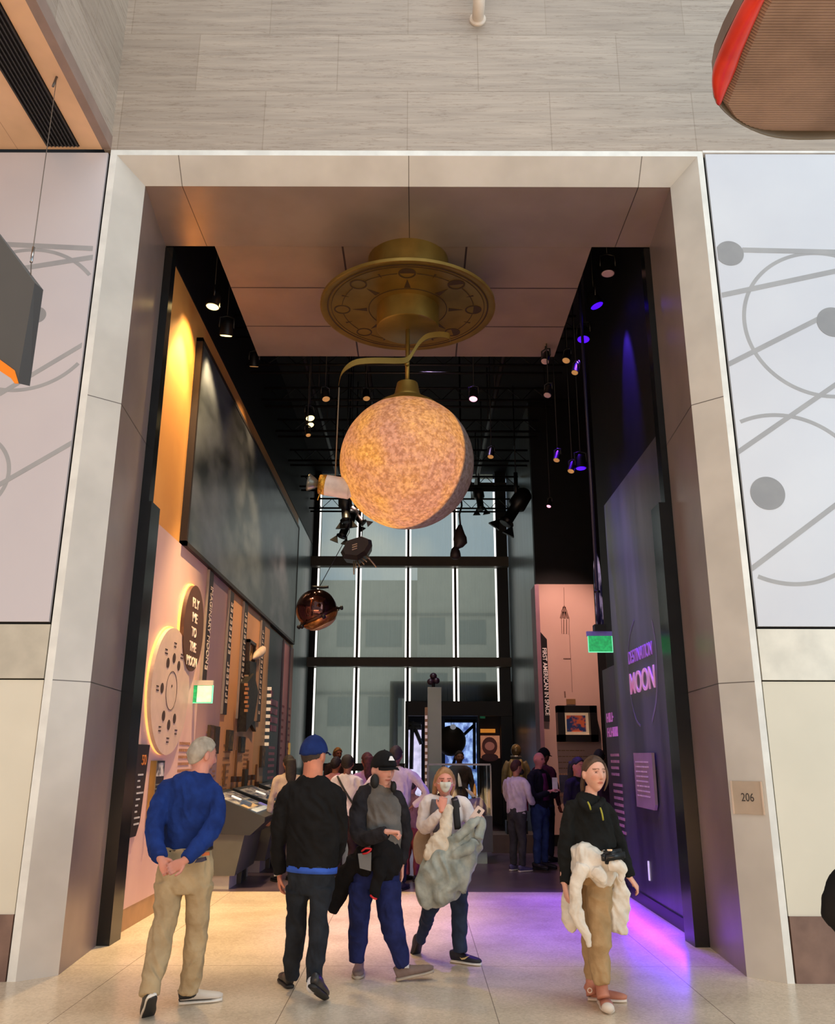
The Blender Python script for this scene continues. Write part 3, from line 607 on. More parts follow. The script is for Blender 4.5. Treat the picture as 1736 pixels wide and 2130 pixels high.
for i, (y0, y1, c, lb) in enumerate(((17.62, 18.5, (206, 140, 140), 'pink exhibit board right of the dark blue one'), (18.55, 19.15, (210, 140, 120), 'salmon exhibit board at the far end of the left wall'))):
    r = empty('exhibit_board', (XL, y0, .9), lb, 'exhibit board'); BOX('board', XL+.001, XL+.03, y0, y1, 1.2, 3.96, M('board_pk%d' % i, c, .5, 0, tuple(x*.85 for x in c), 1), r)
    BOX('edge', XL+.001, XL+.06, y0-.03, y0, .9, 3.96, M('edge_grey', (96, 90, 96), .4), r)
    bm = bmesh.new(); lines(bm, (XS, y0+.1, 2.6), FY, FZ, 8, .4, .14, .3, .3); mesh_obj('printed_text', bm, M('ink_rose', (150, 84, 92), .6), r)
BOX('strip', XL+.001, XL+.05, 18.95, 19.15, .9, 1.9, M('strip_gold', (240, 190, 100), .5, emit=.15), r)

# ================================================================ RIGHT WALL
FYn, FXn = Vector((0, -1, 0)), Vector((-1, 0, 0))
dm = empty('title_wall', (XR, 9.7, 0), 'tall dark purple panel reading DESTINATION MOON on the right wall', 'exhibit panel')
SL = M('slate_print', (92, 92, 104), .32, 0, (54, 52, 62), 1.0, 5, (1, 2.5, .35), lo=.3, hi=.7)
BOX('panel', XR, XR+.06, 8.46, 11.1, .12, 4.95, SL, dm)
LIL = M('letters_lilac', (176, 120, 214), .5, emit=.12); LPK = M('letters_pink', (236, 178, 214), .5, emit=.12)
XT = XR-.001
text_mesh('lettering', 'DESTINATION', (XT, 10.30, 2.69), FYn, FZ, .15, 1.05, LIL, dm, .01, 0)
text_mesh('lettering', 'MOON', (XT, 10.30, 2.33), FYn, FZ, .25, 1.08, LPK, dm, .012, .008)
bm = bmesh.new()
def arc_strip(bm, pts, w):
    P = cr([list(p) for p in pts], 6)
    for a, b_ in zip(P, P[1:]):
        a = Vector(a); b_ = Vector(b_); n = FX.cross((b_-a)).normalized()*w; prism(bm, [a-n, b_-n, b_+n, a+n], FXn*.002)
arc_strip(bm, [atX(u, v, XT) for u, v in ((1318, 1290), (1308, 1330), (1306, 1390), (1312, 1450), (1322, 1495), (1332, 1510))], .012)
arc_strip(bm, [atX(u, v, XT) for u, v in ((1355, 1290), (1363, 1340), (1366, 1410), (1364, 1460), (1356, 1500))], .02)
mesh_obj('trajectory_line', bm, M('line_slate', (118, 116, 132), .5), dm)
lw = empty('title_wall', (XR, 11.5, 0), 'low dark panel with pink heading and small text left of the MOON panel', 'exhibit panel')
BOX('panel', XR, XR+.05, 11.1, 11.84, .12, 2.77, M('slate_low', (70, 58, 70), .4, 0, (54, 44, 56), 1.2), lw)
def marks(bm, o, n, w, h, gap):
    for i in range(n):
        p = o+FYn*(i*(w+gap)); prism(bm, [p, p+FYn*w*.35, p+FYn*w*.35+FZ*h, p+FZ*h], FXn*.006); z = random.choice((0, h*.4, h*.8)); prism(bm, [p+FZ*z, p+FYn*w+FZ*z, p+FYn*w+FZ*(z+h*.2), p+FZ*(z+h*.2)], FXn*.007)
        if random.random() < .6: prism(bm, [p+FYn*w*.65, p+FYn*w, p+FYn*w+FZ*h, p+FYn*w*.65+FZ*h], FXn*.006)
bm = bmesh.new(); marks(bm, Vector((XT, 11.72, 2.06)), 4, .085, .12, .02); marks(bm, Vector((XT, 11.72, 1.87)), 6, .085, .12, .018); mesh_obj('heading', bm, M('heading_lilac', (214, 130, 214), .5, emit=.12), lw)
bm = bmesh.new(); lines(bm, (XT, 11.62, 1.62), FYn, FZ, 4, .5, .08, .42, .15); lines(bm, (XT, 11.56, 1.25), FYn, FZ, 8, .56, .08, .42, .15); mesh_obj('printed_text', bm, M('ink_mauve', (190, 140, 160), .6), lw)
pq = empty('plaque', (XR-.05, 9.8, 1.07), 'grey text plaque standing off the purple wall below the word MOON', 'plaque')
PRISM('plate', [(XR-.05, 10.2, 1.065), (XR-.05, 9.46, 1.065), (XR-.05, 9.41, 1.12), (XR-.05, 9.41, 1.655), (XR-.05, 10.2, 1.655)], (.03, 0, 0), M('plaque_mauve', (152, 130, 136), .5), pq)
PRISM('bracket', [(XR-.02, 10.0, 1.2), (XR-.02, 9.6, 1.2), (XR-.02, 9.6, 1.5), (XR-.02, 10.0, 1.5)], (.021, 0, 0), BLK, pq)
bm = bmesh.new(); lines(bm, (XR-.051, 10.12, 1.55), FYn, FZ, 8, .58, .052, .3, .2); mesh_obj('printed_text', bm, M('ink_pale', (206, 186, 186), .6), pq)
tag(BOX('door_handle_slot', XR-.012, XR+.001, 10.02, 10.05, .30, .5, M('slot_white', (226, 220, 236), .5, emit=.4)), 'short white upright mark low on the purple wall by the young woman', 'wall light')
# 206 plate
pl = empty('room_number_plate', (2.585, 7.0, 1.1), 'small square plate with number 206 on the right jamb', 'sign')
# the plate lies on the splayed face from (2.745,6.93) to (2.52,7.13)
s0 = Vector((2.745, 6.93, 0)); s1 = Vector((2.52, 7.13, 0)); sd = (s0-s1).normalized(); sn = sd.cross(FZ)
if sn.y > 0: sn = -sn
cc = (s0+s1)/2+FZ*1.30+sn*.004
bm = bmesh.new(); prism(bm, [cc+sd*a+FZ*b_ for a, b_ in ((-.115, -.125), (.115, -.125), (.115, .125), (-.115, .125))], sn*.006); mesh_obj('plate', bm, M('plate_beige', (190, 172, 150), .35), pl)
for q in (-.12, .12): 
    bm = bmesh.new(); prism(bm, [cc+sd*(q+a)+FZ*b_ for a, b_ in ((-.006, -.125), (.006, -.125), (.006, .125), (-.006, .125))], sn*.014); mesh_obj('side_rail', bm, M('rail_pale', (222, 200, 176), .4), pl)
text_mesh('number', '206', cc+sn*.0065+sd*(-.05)+FZ*(-.028), sd, FZ, .062, .1, M('ink_dark', (60, 54, 50), .6), pl, .002)
# ================================================================ GALLERY LIGHT
def spot_at(name, loc, tgt, e, c, ang, sz=.05, bl=.7): return light(name, 'SPOT', loc, tgt, e, c, sz, None, ang, bl)
WARM = (1, .70, .38); BLUE = (.10, .04, 1); PINK = (1, .45, .55)
HOUS = M('lamp_black', (16, 16, 17), .4, .3, (12, 12, 13))
FXC = {'warm': M('lens_warm', (255, 226, 150), .4, emit=2.2), 'blue': M('lens_blue', (60, 10, 255), .4, 0, (50, 5, 255), emit=2.0), 'off': M('lens_off', (186, 160, 160), .3), 'pink': M('lens_pink', (255, 170, 190), .4, emit=1.5), 'dim': M('lens_dim', (200, 150, 90), .3, emit=.35)}
def fixture(loc, tgt, kind, lab, r=.10, ln=.26, grp='ceiling spotlights over the gallery', energy=0, col=WARM, ang=60):
    loc = Vector(loc); d = (Vector(tgt)-loc).normalized()
    t = empty('spotlight', loc, lab, 'spotlight', grp)
    bm = bmesh.new(); b_ = loc-d*ln; loft(bm, [(*b_, r*.55, r*.55), (*(b_+d*.05), r*.9, r*.9), (*(loc-d*.02), r, r), (*loc, r*1.05, r*1.05)], 20, (.3, 1, .1), 1); hs = mesh_obj('housing', bm, HOUS, t, True); hs.data.set_sharp_from_angle(angle=radians(40))
    bm = bmesh.new(); loft(bm, [(*(loc+d*.001), r*.9, r*.9), (*(loc+d*.008), r*.82, r*.82)], 24, (.3, 1, .1), 1); mesh_obj('lens', bm, FXC[kind], t)
    c = loc-d*ln*.5; s = d.cross(Vector((0, 0, 1)))
    if s.length < .05: s = Vector((1, 0, 0))
    s.normalize(); bm = bmesh.new()
    top = c+Vector((0, 0, r*2.0))
    tube(bm, [c+s*r*1.08, c+s*r*1.08+Vector((0, 0, r*1.7)), top, c-s*r*1.08+Vector((0, 0, r*1.7)), c-s*r*1.08], .012, 6); mesh_obj('yoke', bm, HOUS, t, True)
    TUBE('stem', [top, Vector((top.x, top.y, 9.2))], .008, BLK, t, 6)
    if energy: spot_at('gallery_spot', loc+d*.03, tgt, energy, col, ang)
    return t
# left warm wall washers and right blue washers in the two slots
WP = [atX(442, 638, -2.5), atX(470, 698, -2.5), atX(528, 762, -2.4)]
fixture(WP[0], (-2.83, 9.0, 3.2), 'warm', 'warm lit spotlight nearest the viewer in the left ceiling slot', .085, .2, energy=320, ang=75)
fixture(WP[1], (-2.83, 11.5, 2.6), 'warm', 'warm lit spotlight second in the left ceiling slot', .085, .2, energy=300, ang=80)
fixture(WP[2], (-2.6, 13, 3), 'dim', 'faint brown spotlight third in the left ceiling slot', .07, .2)
BP = [atX(1264, 569, 2.3), atX(1241, 636, 2.3), atX(1213, 706, 2.3), atX(1208, 974, 2.3)]
fixture(BP[0], (2.0, 8.9, 0), 'off', 'unlit pale faced spotlight nearest the viewer in the right ceiling slot', .085, .2)
fixture(BP[1], (2.64, 9.6, 6.3), 'blue', 'blue spotlight second in the right ceiling slot', .09, .2, energy=260, col=BLUE, ang=42)
fixture(BP[2], (1.6, 9.4, 0), 'blue', 'blue spotlight third in the right ceiling slot', .09, .2, energy=450, col=(.16, .04, 1), ang=34)
fixture(BP[3], (2.3, 11.0, 1.0), 'blue', 'small blue spotlight low beside the blue pole', .075, .2)
mid = [(645, 870, 'warm', -1.6, .07), (645, 884, 'warm', -1.62, .06), (678, 830, 'dim', -1.3, .06), (762, 829, 'dim', -.8, .06), (984, 830, 'pink', .8, .065), (1020, 950, 'dim', 1.2, .055), (1177, 750, 'dim', 2.1, .06), (1133, 752, 'off', 1.75, .06), (1138, 822, 'off', 1.75, .055), (1141, 1053, 'pink', 2.2, .04), (1157, 957, 'dim', 2.0, .05), (1187, 980, 'dim', 2.15, .05), (641, 905, 'dim', -1.6, .04), (1195, 775, 'dim', 2.15, .05)]
nmz = ['upper of the stacked warm pair left of the moon', 'lower of the stacked warm pair left of the moon', 'left of the moon cap beside the thread', 'just left of the moon cap', 'just right of the moon cap with pink glint', 'right of the moon at mid height', 'behind the right end of the lowered ceiling', 'white faced right behind the lowered ceiling', 'white faced below the right ceiling end', 'with red glint above the tall pink board', 'above and left of the small blue spotlight', 'just left of the small blue spotlight', 'tiny under the stacked warm pair', 'farther right behind the lowered ceiling']
for (u, v, k, X, r), nmx in zip(mid, nmz):
    p = atX(u, v, X); fixture(p, p+Vector((-.3*X, -.6, -2)), k, 'dark ceiling spotlight, '+nmx, r, .18)
# pools of light from the gallery's fixtures, plus spots added for pylon and banner
spot_at('gallery_spot', (-1.2, 13.2, 7.2), (-2.83, 13.2, 2.2), 520, WARM, 75)
spot_at('gallery_spot', (-1.0, 16.2, 7.2), (-2.83, 16.5, 2.4), 420, (1, .62, .48), 70)
spot_at('gallery_spot', (-1.6, 9.8, 6.9), (-1.9, 9.9, 0), 1700, (1, .70, .34), 50)
spot_at('gallery_spot', (-2.36, 9.3, 7.0), (-2.83, 9.1, 4.9), 170, (1, .66, .24), 100)
spot_at('gallery_spot', (-2.0, 12.5, 7.3), (-2.83, 12.5, 5.4), 90, (1, .66, .36), 100)
spot_at('gallery_spot', (1.6, 11.7, 8.4), (2.2, 9.5, 0), 2200, (.15, .02, 1), 30)
spot_at('gallery_spot', (.6, 12.2, 8.4), (.9, 9.3, 0), 1500, (.22, .06, 1), 34)
spot_at('gallery_spot', (2.6, 14.6, 7.0), (3.0, 17, 2.6), 520, (1, .62, .52), 56)
spot_at('gallery_spot', (.9, 9.9, 7.0), (2.5, 9.8, 2.1), 80, (1, .8, .82), 44)
spot_at('gallery_spot', (.2, 13.0, 8.5), (.9, 13.2, 0), 460, (.70, .48, 1), 50)
spot_at('gallery_spot', (-.9, 15.5, 8.2), (-1.2, 12.4, .8), 260, (1, .8, .7), 50)
light('skirting_led', 'AREA', (2.50, 9.75, .22), (1.7, 9.75, 0), 26, (.12, .01, 1), 2.5, .05)
spot_at('gallery_spot', (-.5, 11.6, 8.2), (.3, 15.2, 2.3), 420, (.95, 1, .88), 26)  # added spot without a fixture, brightens the pylon
spot_at('gallery_spot', (1.3, 10.95, 6.6), (2.8, 12.6, 4.1), 160, (.85, .85, 1), 22)  # added spot without a fixture, lifts the otherwise unlit banner
light('portal_uplight', 'AREA', (-.9, 9.4, 2.6), (-.7, 9.0, 7.1), 13, (1, .60, .44), 1.6)
# ---- trusses in the dark ceiling
TR = M('truss_dark', (30, 28, 28), .5, .3, (16, 15, 15))
for i, Y in enumerate((11.4, 12.6, 14.0, 15.5, 17.2, 19.0, 20.8)):
    t = empty('lighting_truss', (0, Y, 7.9), 'dark ceiling truss running across the gallery, %s from the portal' % ('first', 'second', 'third', 'fourth', 'fifth', 'sixth', 'seventh')[i], 'truss', 'ceiling trusses')
    for dy, z in ((-.15, 7.75), (.15, 7.75), (0, 8.05)): TUBE('chord', [(-2.79, Y+dy, z), (2.40, Y+dy, z)], .024, TR, t, 6)
    bm = bmesh.new(); n = 22; pts = []
    for k in range(n): x = -2.7+5.05*k/(n-1); pts.append((x, Y+(-.15 if k % 2 else 0), 7.75 if k % 2 else 8.05))
    tube(bm, pts, .012, 5); mesh_obj('lattice', bm, TR, t)
    for x in (-1.8, 1.4): TUBE('hanger', [(x, Y, 8.05), (x, Y, 9.2)], .012, TR, t, 5)
for i, X in enumerate((-2.0, -.9, 1.5)):
    t = tag(TUBE('conduit', [(X, 11.0, 8.35), (X, 21.6, 8.35)], .05, M('conduit_grey', (48, 48, 50), .4, .4), None, 8), 'dark pipe along the black ceiling, %s' % ('left one', 'middle one', 'right one')[i], 'pipe', 'pipes along the black ceiling')
tb = tag(BOX('light_bar', -2.5, 2.38, 19.6, 19.72, at(1000, 1016, 19.6).z-.03, at(1000, 1010, 19.6).z+.02, M('bar_black', (22, 22, 23), .4)), 'black horizontal lighting bar across the top of the far window', 'lighting bar')
# theatre lights and models silhouetted before the window
def theatre(u, v, Y, ang, s, lab):
    c = at(u, v, Y); t = empty('theatre_light', c, lab, 'theatre light'); d = Vector((sin(ang), -.25, -cos(ang))).normalized()
    bm = bmesh.new(); loft(bm, [(*(c-d*.20*s), .05*s, .05*s), (*(c-d*.16*s), .085*s, .085*s), (*(c+d*.0*s), .09*s, .09*s), (*(c+d*.02*s), .055*s, .055*s), (*(c+d*.2*s), .055*s, .055*s), (*(c+d*.22*s), .08*s, .08*s)], 14, (.2, 1, .1), 1); mesh_obj('barrel', bm, HOUS, t, True)
    for q in (-1, 1):
        bm = bmesh.new(); p = c+d*.22*s; w = d.cross(Vector((0, 1, 0))).normalized()*q; prism(bm, [p+w*.07*s, p+w*.07*s+d*.10*s+w*.07*s, p+w*.02*s+d*.11*s], (0, .04*s, 0)); mesh_obj('barn_door', bm, HOUS, t)
    TUBE('clamp', [c+Vector((.0, 0, .08*s)), c+Vector((.0, 0, .34*s))], .02*s, HOUS, t, 6); TUBE('drop_rod', [c+Vector((0, 0, .3*s)), Vector((c.x, c.y, 9.2))], .012, HOUS, t, 5)
    return t
theatre(1074, 1052, 16.4, -.55, 2.1, 'black theatre spotlight tilted left at the upper right of the far window')
theatre(718, 1052, 13.4, .1, 1.3, 'black theatre spotlight upper in the silhouette cluster under the moon')
theatre(722, 1088, 14.5, -.3, 1.3, 'black theatre spotlight lower in the silhouette cluster above the dark probe')
theatre(738, 1070, 16.2, .7, 1.2, 'black theatre spotlight at the right of the silhouette cluster left of the moon')
theatre(996, 1034, 19.5, .1, 1.5, 'small boxy theatre light hanging right of the moon')
ast = empty('hanging_model', at(952, 1110, 15), 'dark figure shaped lander model hanging below the right side of the moon', 'model')
bm = bmesh.new(); loft(bm, [(*at(957, 1092, 15), .03, .03), (*at(955, 1110, 15), .10, .08), (*at(957, 1127, 15), .13, .1), (*at(950, 1138, 15), .05, .05), (*at(947, 1144, 15), .08, .08), (*at(947, 1158, 15), .1, .1), (*at(947, 1163, 15), .05, .05)], 12, (0, 1, 0), 2); mesh_obj('body', bm, M('model_dark', (46, 38, 40), .5), ast, True)
TUBE('cord', [at(957, 1092, 15), at(955, 1070, 15), at(960, 1052, 15), at(959, 1040, 15), Vector((at(959, 1040, 15).x, 15, 9.2))], .018, HOUS, ast, 6)
# dark probe
pr = empty('probe_model', at(742, 1147, 13), 'dark faceted probe model with antenna rods hanging below the moon', 'model'); pc = at(742, 1145, 13); s_ = mpp(13)
def px3(dx, dy, dz=0): return pc+Vector((dx*s_, dz, -dy*s_))
bm = bmesh.new(); F_ = [(-35, 8), (-22, -16), (14, -28), (33, -20), (35, -8), (24, 12), (4, 26), (-28, 22)]
a_ = [bm.verts.new(px3(x, y, -.10)) for x, y in F_]; b_ = [bm.verts.new(px3(x*.8, y*.8, -.28)) for x, y in F_]; d_ = [bm.verts.new(px3(x*.9, y*.9, .25)) for x, y in F_]
for A, B in ((a_, b_), (d_, a_)):
    for i in range(8): bm.faces.new((A[i], A[(i+1) % 8], B[(i+1) % 8], B[i]))
bm.faces.new(b_); bm.faces.new(d_[::-1]); mesh_obj('body', bm, M('probe_dark', (58, 50, 46), .4, .3), pr)
bm = bmesh.new()
for k in range(3): prism(bm, [px3(-8, -2+k*5, -.30), px3(3, -6+k*5, -.30), px3(4, -4+k*5, -.30), px3(-7, 0+k*5, -.30)], (0, -.01, 0))
mesh_obj('stripe_marks', bm, M('stripe_tan', (190, 170, 140), .5), pr)
for k, (x0, y0, x1, y1) in enumerate(((18, 8, 45, 42), (12, 18, 24, 30), (8, 22, 18, 36), (2, 26, 8, 40), (-2, 26, 0, 44), (-6, 26, -4, 58), (18, 12, 32, 26))):
    TUBE('antenna', [px3(x0, y0, -.05), px3(x1, y1, -.12)], .012, M('rod_pale', (180, 160, 130), .4, .5), pr, 5)
TUBE('cord', [px3(10, -24, 0), px3(12, -60, 0), Vector((px3(12, 0).x, 13, 9.2))], .008, HOUS, pr, 5)
# brass sphere satellite
so = empty('satellite_model', at(658, 1268, 12), 'shiny bronze ball satellite model with gold lower ring hanging left of the window', 'model'); c = at(658, 1268, 12); r = mpp(12)*45
MIR = M('bronze_mirror', (104, 70, 62), .08, .95, (70, 44, 46), 3); GD = M('gold_band', (214, 150, 84), .25, .8, (140, 90, 44), 14)
bm = bmesh.new(); sphere(bm, c, r, u=36, v=24); mesh_obj('ball', bm, MIR, so, True)
ax = Vector((.42, .22, -.88)).normalized(); 
def ringband(name, t0, t1, k, mat):
    bm = bmesh.new(); n = 6; loft(bm, [(*(c+ax*r*(t0+(t1-t0)*i/n)), k*math.sqrt(max(.01, 1-(t0+(t1-t0)*i/n)**2))*r, k*math.sqrt(max(.01, 1-(t0+(t1-t0)*i/n)**2))*r) for i in range(n+1)], 32, (0, 1, 0), 1); mesh_obj(name, bm, mat, so, True)
ringband('upper_band', .28, .40, 1.05, M('dark_band', (60, 34, 22), .3, .6)); ringband('gold_band', .42, .75, 1.07, GD); ringband('base_band', .78, .96, 1.12, M('pale_band', (206, 170, 130), .4, .4))
for a in range(6):
    q = a*pi/3; e1 = ax.orthogonal().normalized(); e2 = ax.cross(e1); d = (e1*cos(q)+e2*sin(q)+ax*.35).normalized()
    bm = bmesh.new(); loft(bm, [(*(c+d*r*.98), .014, .014), (*(c+d*r*1.22), .014, .014), (*(c+d*r*1.23), .03, .03), (*(c+d*r*1.34), .03, .03)], 8, (0, 1, .2), 1); mesh_obj('stub_antenna', bm, BLK, so, True)
TUBE('hoop', [c+Vector((.55*r, 0, .72*r))+Vector((0, 0, .12)), c+Vector((.2*r, 0, 1.1*r)), c+Vector((-.25*r, 0, 1.12*r))], .02, BLK, so, 6, 4)
TUBE('cord', [c+Vector((.1*r, 0, 1.12*r)), c+Vector((1.5*r, 0, 3.9*r)), Vector(((c.x+1.5*r), 12, 9.2))], .006, HOUS, so, 5)

# ================================================================ SIGNS AND POLE
EG = M('exit_green', (36, 170, 96), .4, 0, (30, 140, 80), 30, 3, emit=.55); EF = M('exit_frame', (130, 255, 200), .4, emit=.5)
def exit_sign(u0, v0, u1, v1, Y, lab, cap_c, green=EG, mount=.06):
    a = at(u0, v0, Y); b_ = at(u1, v1, Y); t = empty('exit_sign', ((a.x+b_.x)/2, Y, b_.z), lab, 'exit sign')
    zc = a.z-(a.z-b_.z)*.22
    BOX('cap', a.x-.01, b_.x, Y, Y+.05, zc, a.z, cap_c, t); BOX('rim', a.x, b_.x+.004, Y+.015, Y+.035, b_.z-.004, zc, EF, t); BOX('panel', a.x+.006, b_.x-.006, Y+.01, Y+.04, b_.z+.005, zc, green, t)
    return a, b_, zc, t
a, b_, zc, t = exit_sign(1222, 1313, 1275, 1356, 9.6, 'green exit sign on the blue lit pole beside the DESTINATION MOON panel', M('exit_cap', (120, 112, 190), .4, 0, (90, 80, 190)))
pb = at(1247, 1306, 9.6)
BOX('pole_foot', pb.x-.065, pb.x+.065, 9.56, 9.68, a.z, a.z+.075, BLK, t); TUBE('pole', [(pb.x, 9.62, a.z+.07), (pb.x, 9.62, 9.2)], .02, M('pole_blue_black', (34, 32, 60), .35, .3), t, 10)
TUBE('pole_collar', [(pb.x, 9.62, at(1246, 1232, 9.6).z), (pb.x, 9.62, at(1246, 1228, 9.6).z)], .034, BLK, t, 10)
a, b_, zc, t = exit_sign(386, 1415, 440, 1462, 10.7, 'green and white exit sign standing out from the left wall under the brown round sign', M('exit_cap_pale', (200, 186, 170), .5))
BOX('white_half', a.x+(b_.x-a.x)*.45, b_.x-.008, 10.695, 10.712, b_.z+.008, zc-.005, M('exit_white', (226, 250, 226), .4, 0, (150, 220, 160), emit=.25), t)
TUBE('wall_arm', [(XL+.03, 10.73, a.z-.02), (a.x, 10.73, a.z-.02)], .012, BLK, t, 6)
ba = at(1232, 1150, 12.6); bb = at(1256, 1305, 12.6)
bn = empty('banner', ((ba.x+bb.x)/2, 12.6, bb.z), 'tall round topped banner with mottled blue and white picture behind the pole', 'banner')
n = 16; xm = (ba.x+bb.x)/2; w = (bb.x-ba.x)/2; pts = [(xm-w, 12.6, bb.z), (xm+w, 12.6, bb.z)]+[(xm+w*cos(pi*i/n), 12.6, ba.z-.42+.42*sin(pi*i/n)) for i in range(n+1)]
PRISM('cloth', pts, (0, .03, 0), M('banner_print', (206, 196, 230), .4, 0, (24, 24, 62), 3.5, 6, (3, 1, 1), lo=.45, hi=.6), bn)
TUBE('cord', [(xm, 12.61, ba.z-.02), (xm, 12.61, 9.2)], .006, BLK, bn, 5)
cw = at(1250, 1035, 12.9); hm = empty('hanging_model', cw, 'pale half round model hanging beside the blue wall above the banner', 'model')
bm = bmesh.new(); sphere(bm, cw+Vector((.12, 0, 0)), .27, .5, 1, 1.0, 16, 12); mesh_obj('shell', bm, M('shell_grey', (120, 116, 122), .5), hm, True); TUBE('cord', [cw+Vector((.12, 0, .25)), Vector((cw.x+.12, 12.9, 9.2))], .006, BLK, hm, 5)
go = empty('wall_lamp', at(1284, 1368, 14), 'copper glowing strip behind the low dark panel', 'glowing panel'); A = at(1276, 1382, 14); B = at(1288, 1340, 14); 
BOX('glow', A.x, B.x, 14, 14.05, 1.2, B.z+.3, M('glow_copper', (255, 150, 100), .5, 0, (240, 120, 80), emit=.7), go); BOX('backing', A.x-.1, B.x+.6, 14.05, 14.1, 0, B.z+.6, M('brown_back', (70, 50, 44), .6), go)  # emissive panel put in for the warmly lit surfaces back there

# ================================================================ FIRST AMERICAN IN SPACE BOARD
fa = empty('exhibit_board', (3.0, 17, .17), 'tall pink lit board FIRST AMERICAN IN SPACE with a rocket drawing', 'exhibit board')
BOX('board', 2.445, 3.62, 16.97, 17.0, .2, 5.03, M('board_rose', (224, 180, 160), .55, 0, (206, 156, 146), .7), fa)
BOX('plinth', 2.47, 3.6, 16.95, 17.015, 0, .2, BLK, fa); BOX('side_edge', 2.36, 2.44, 16.6, 17.2, .2, 4.95, M('edge_purple', (150, 110, 124), .5), fa)
YB = 16.969
PRISM('title_strip', [at(1118, 1308, 16.9), at(1124, 1490, 16.9), at(1130, 1500, 16.9), at(1143, 1501, 16.9), at(1137, 1330, 16.9)], (0, .06, 0), M('strip_black', (22, 10, 12), .4), fa)
A = at(1131, 1348, 16.89); B = at(1138, 1488, 16.89); dv = (B-A)
text_mesh('lettering', 'FIRST AMERICAN IN SPACE', A+Vector((-.035, 0, 0)), dv, Vector((1, 0, 0)), .085, dv.length, M('ink_cream', (246, 226, 216), .5, emit=.1), fa, .004, .02)
BR_ = M('drawing_brown', (136, 100, 86), .6); yb = 16.966
bm = bmesh.new()
def bar(u0, v0, u1, v1, w=1.2):
    A = at(u0, v0, yb); B = at(u1, v1, yb); n = Vector((0, -1, 0)).cross(B-A).normalized()*w*mpp(17)/2; prism(bm, [A-n, B-n, B+n, A+n], (0, -.003, 0))
for a in ((1172, 1222, 1173, 1260, 1), (1173, 1260, 1167, 1272, 1.5), (1173, 1260, 1179, 1272, 1.5), (1170, 1272, 1166, 1286, 5), (1176, 1272, 1181, 1286, 6), (1173, 1262, 1173, 1286, 7), (1167, 1286, 1168, 1318, 1.2), (1172, 1288, 1172, 1318, 2.2), (1178, 1288, 1178, 1318, 2.2), (1183, 1286, 1183, 1320, 1.2), (1184, 1320, 1190, 1440, .9), (1171, 1370, 1187, 1370, 2), (1174, 1438, 1175, 1450, 3)): bar(*a)
mesh_obj('rocket_drawing', bm, BR_, fa)
BOX('label', at(1177, 1454, yb).x, at(1196, 1454, yb).x, yb-.02, yb, at(1180, 1465, yb).z, at(1180, 1454, yb).z, M('label_brown', (150, 110, 66), .5), fa)
bm = bmesh.new(); lines(bm, at(1160, 1562, yb), RX, UZ, 5, .62, .11, .14, .3); mesh_obj('printed_text', bm, M('ink_sand', (166, 124, 88), .6), fa)
BOX('photo', at(1162, 1612, yb).x, at(1196, 1612, yb).x, yb-.02, yb, at(1162, 1648, yb).z, at(1162, 1612, yb).z, M('photo_blue', (70, 70, 96), .5, 0, (36, 34, 52), 5), fa)
BOX('shelf_line', at(1158, 1652, yb).x, at(1200, 1652, yb).x, yb-.05, yb, at(1162, 1656, yb).z, at(1162, 1651, yb).z, BR_, fa)
pa, pb_ = at(1157, 1468, 16.8), at(1243, 1543, 16.8)
pt = empty('painting', ((pa.x+pb_.x)/2, 16.85, pb_.z), 'small colourful painting in a cream mat and deep black frame', 'painting')
for x0, x1, z0, z1 in ((pa.x, pa.x+.14, pb_.z, pa.z), (pb_.x-.14, pb_.x, pb_.z, pa.z), (pa.x, pb_.x, pa.z-.13, pa.z), (pa.x, pb_.x, pb_.z, pb_.z+.13)): BOX('frame', x0, x1, 16.72, 16.96, z0, z1, M('deep_black', (18, 12, 12), .4), pt)
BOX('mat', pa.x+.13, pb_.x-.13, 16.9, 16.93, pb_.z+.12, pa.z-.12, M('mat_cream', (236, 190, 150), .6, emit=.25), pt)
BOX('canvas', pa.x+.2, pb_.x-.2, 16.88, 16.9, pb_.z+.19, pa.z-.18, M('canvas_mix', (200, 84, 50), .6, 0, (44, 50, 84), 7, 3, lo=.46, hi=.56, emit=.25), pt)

# ================================================================ FAR ROOM
pyl = empty('pylon', (at(903, 1590, 15.2).x, 15.2, 0), 'tall grey green upright slab before the far window', 'pylon'); A = at(889, 1430, 15.2); B = at(918, 1590, 15.2)
BOX('slab', A.x, B.x, 15.1, 15.35, 0, A.z, M('pylon_green', (136, 138, 122), .4, .1, (120, 122, 106), 1), pyl); BOX('brass_edge', A.x-.05, A.x, 15.08, 15.4, 0, A.z-.35, M('edge_brass', (150, 110, 76), .5, .3), pyl)
bm = bmesh.new(); 
for k in range(16): p = Vector((A.x-.048, 15.08, A.z-.55-.11*k)); prism(bm, [p, p+Vector((.04, 0, 0)), p+Vector((.04, 0, .06)), p+Vector((0, 0, .06))], (0, -.006, 0))
mesh_obj('small_letters', bm, M('ink_cream', (246, 226, 216)), pyl)
t = empty('spotlight', (at(901, 1428, 15.2).x, 15.2, A.z), 'small dark lamp cluster standing on top of the pylon', 'spotlight'); q = at(901, 1416, 15.2)
bm = bmesh.new(); loft(bm, [(q.x, 15.2, A.z, .03, .03), (q.x, 15.2, A.z+.1, .03, .03)], 8); mesh_obj('base', bm, BLK, t)
for dx, dz in ((-.05, .0), (.05, .02), (.0, .1)):
    bm = bmesh.new(); sphere(bm, (q.x+dx, 15.2, A.z+.10+dz), .065, 1, 1, .9, 12, 8); mesh_obj('lamp_head', bm, M('lamp_plum', (46, 22, 36), .4), t, True)
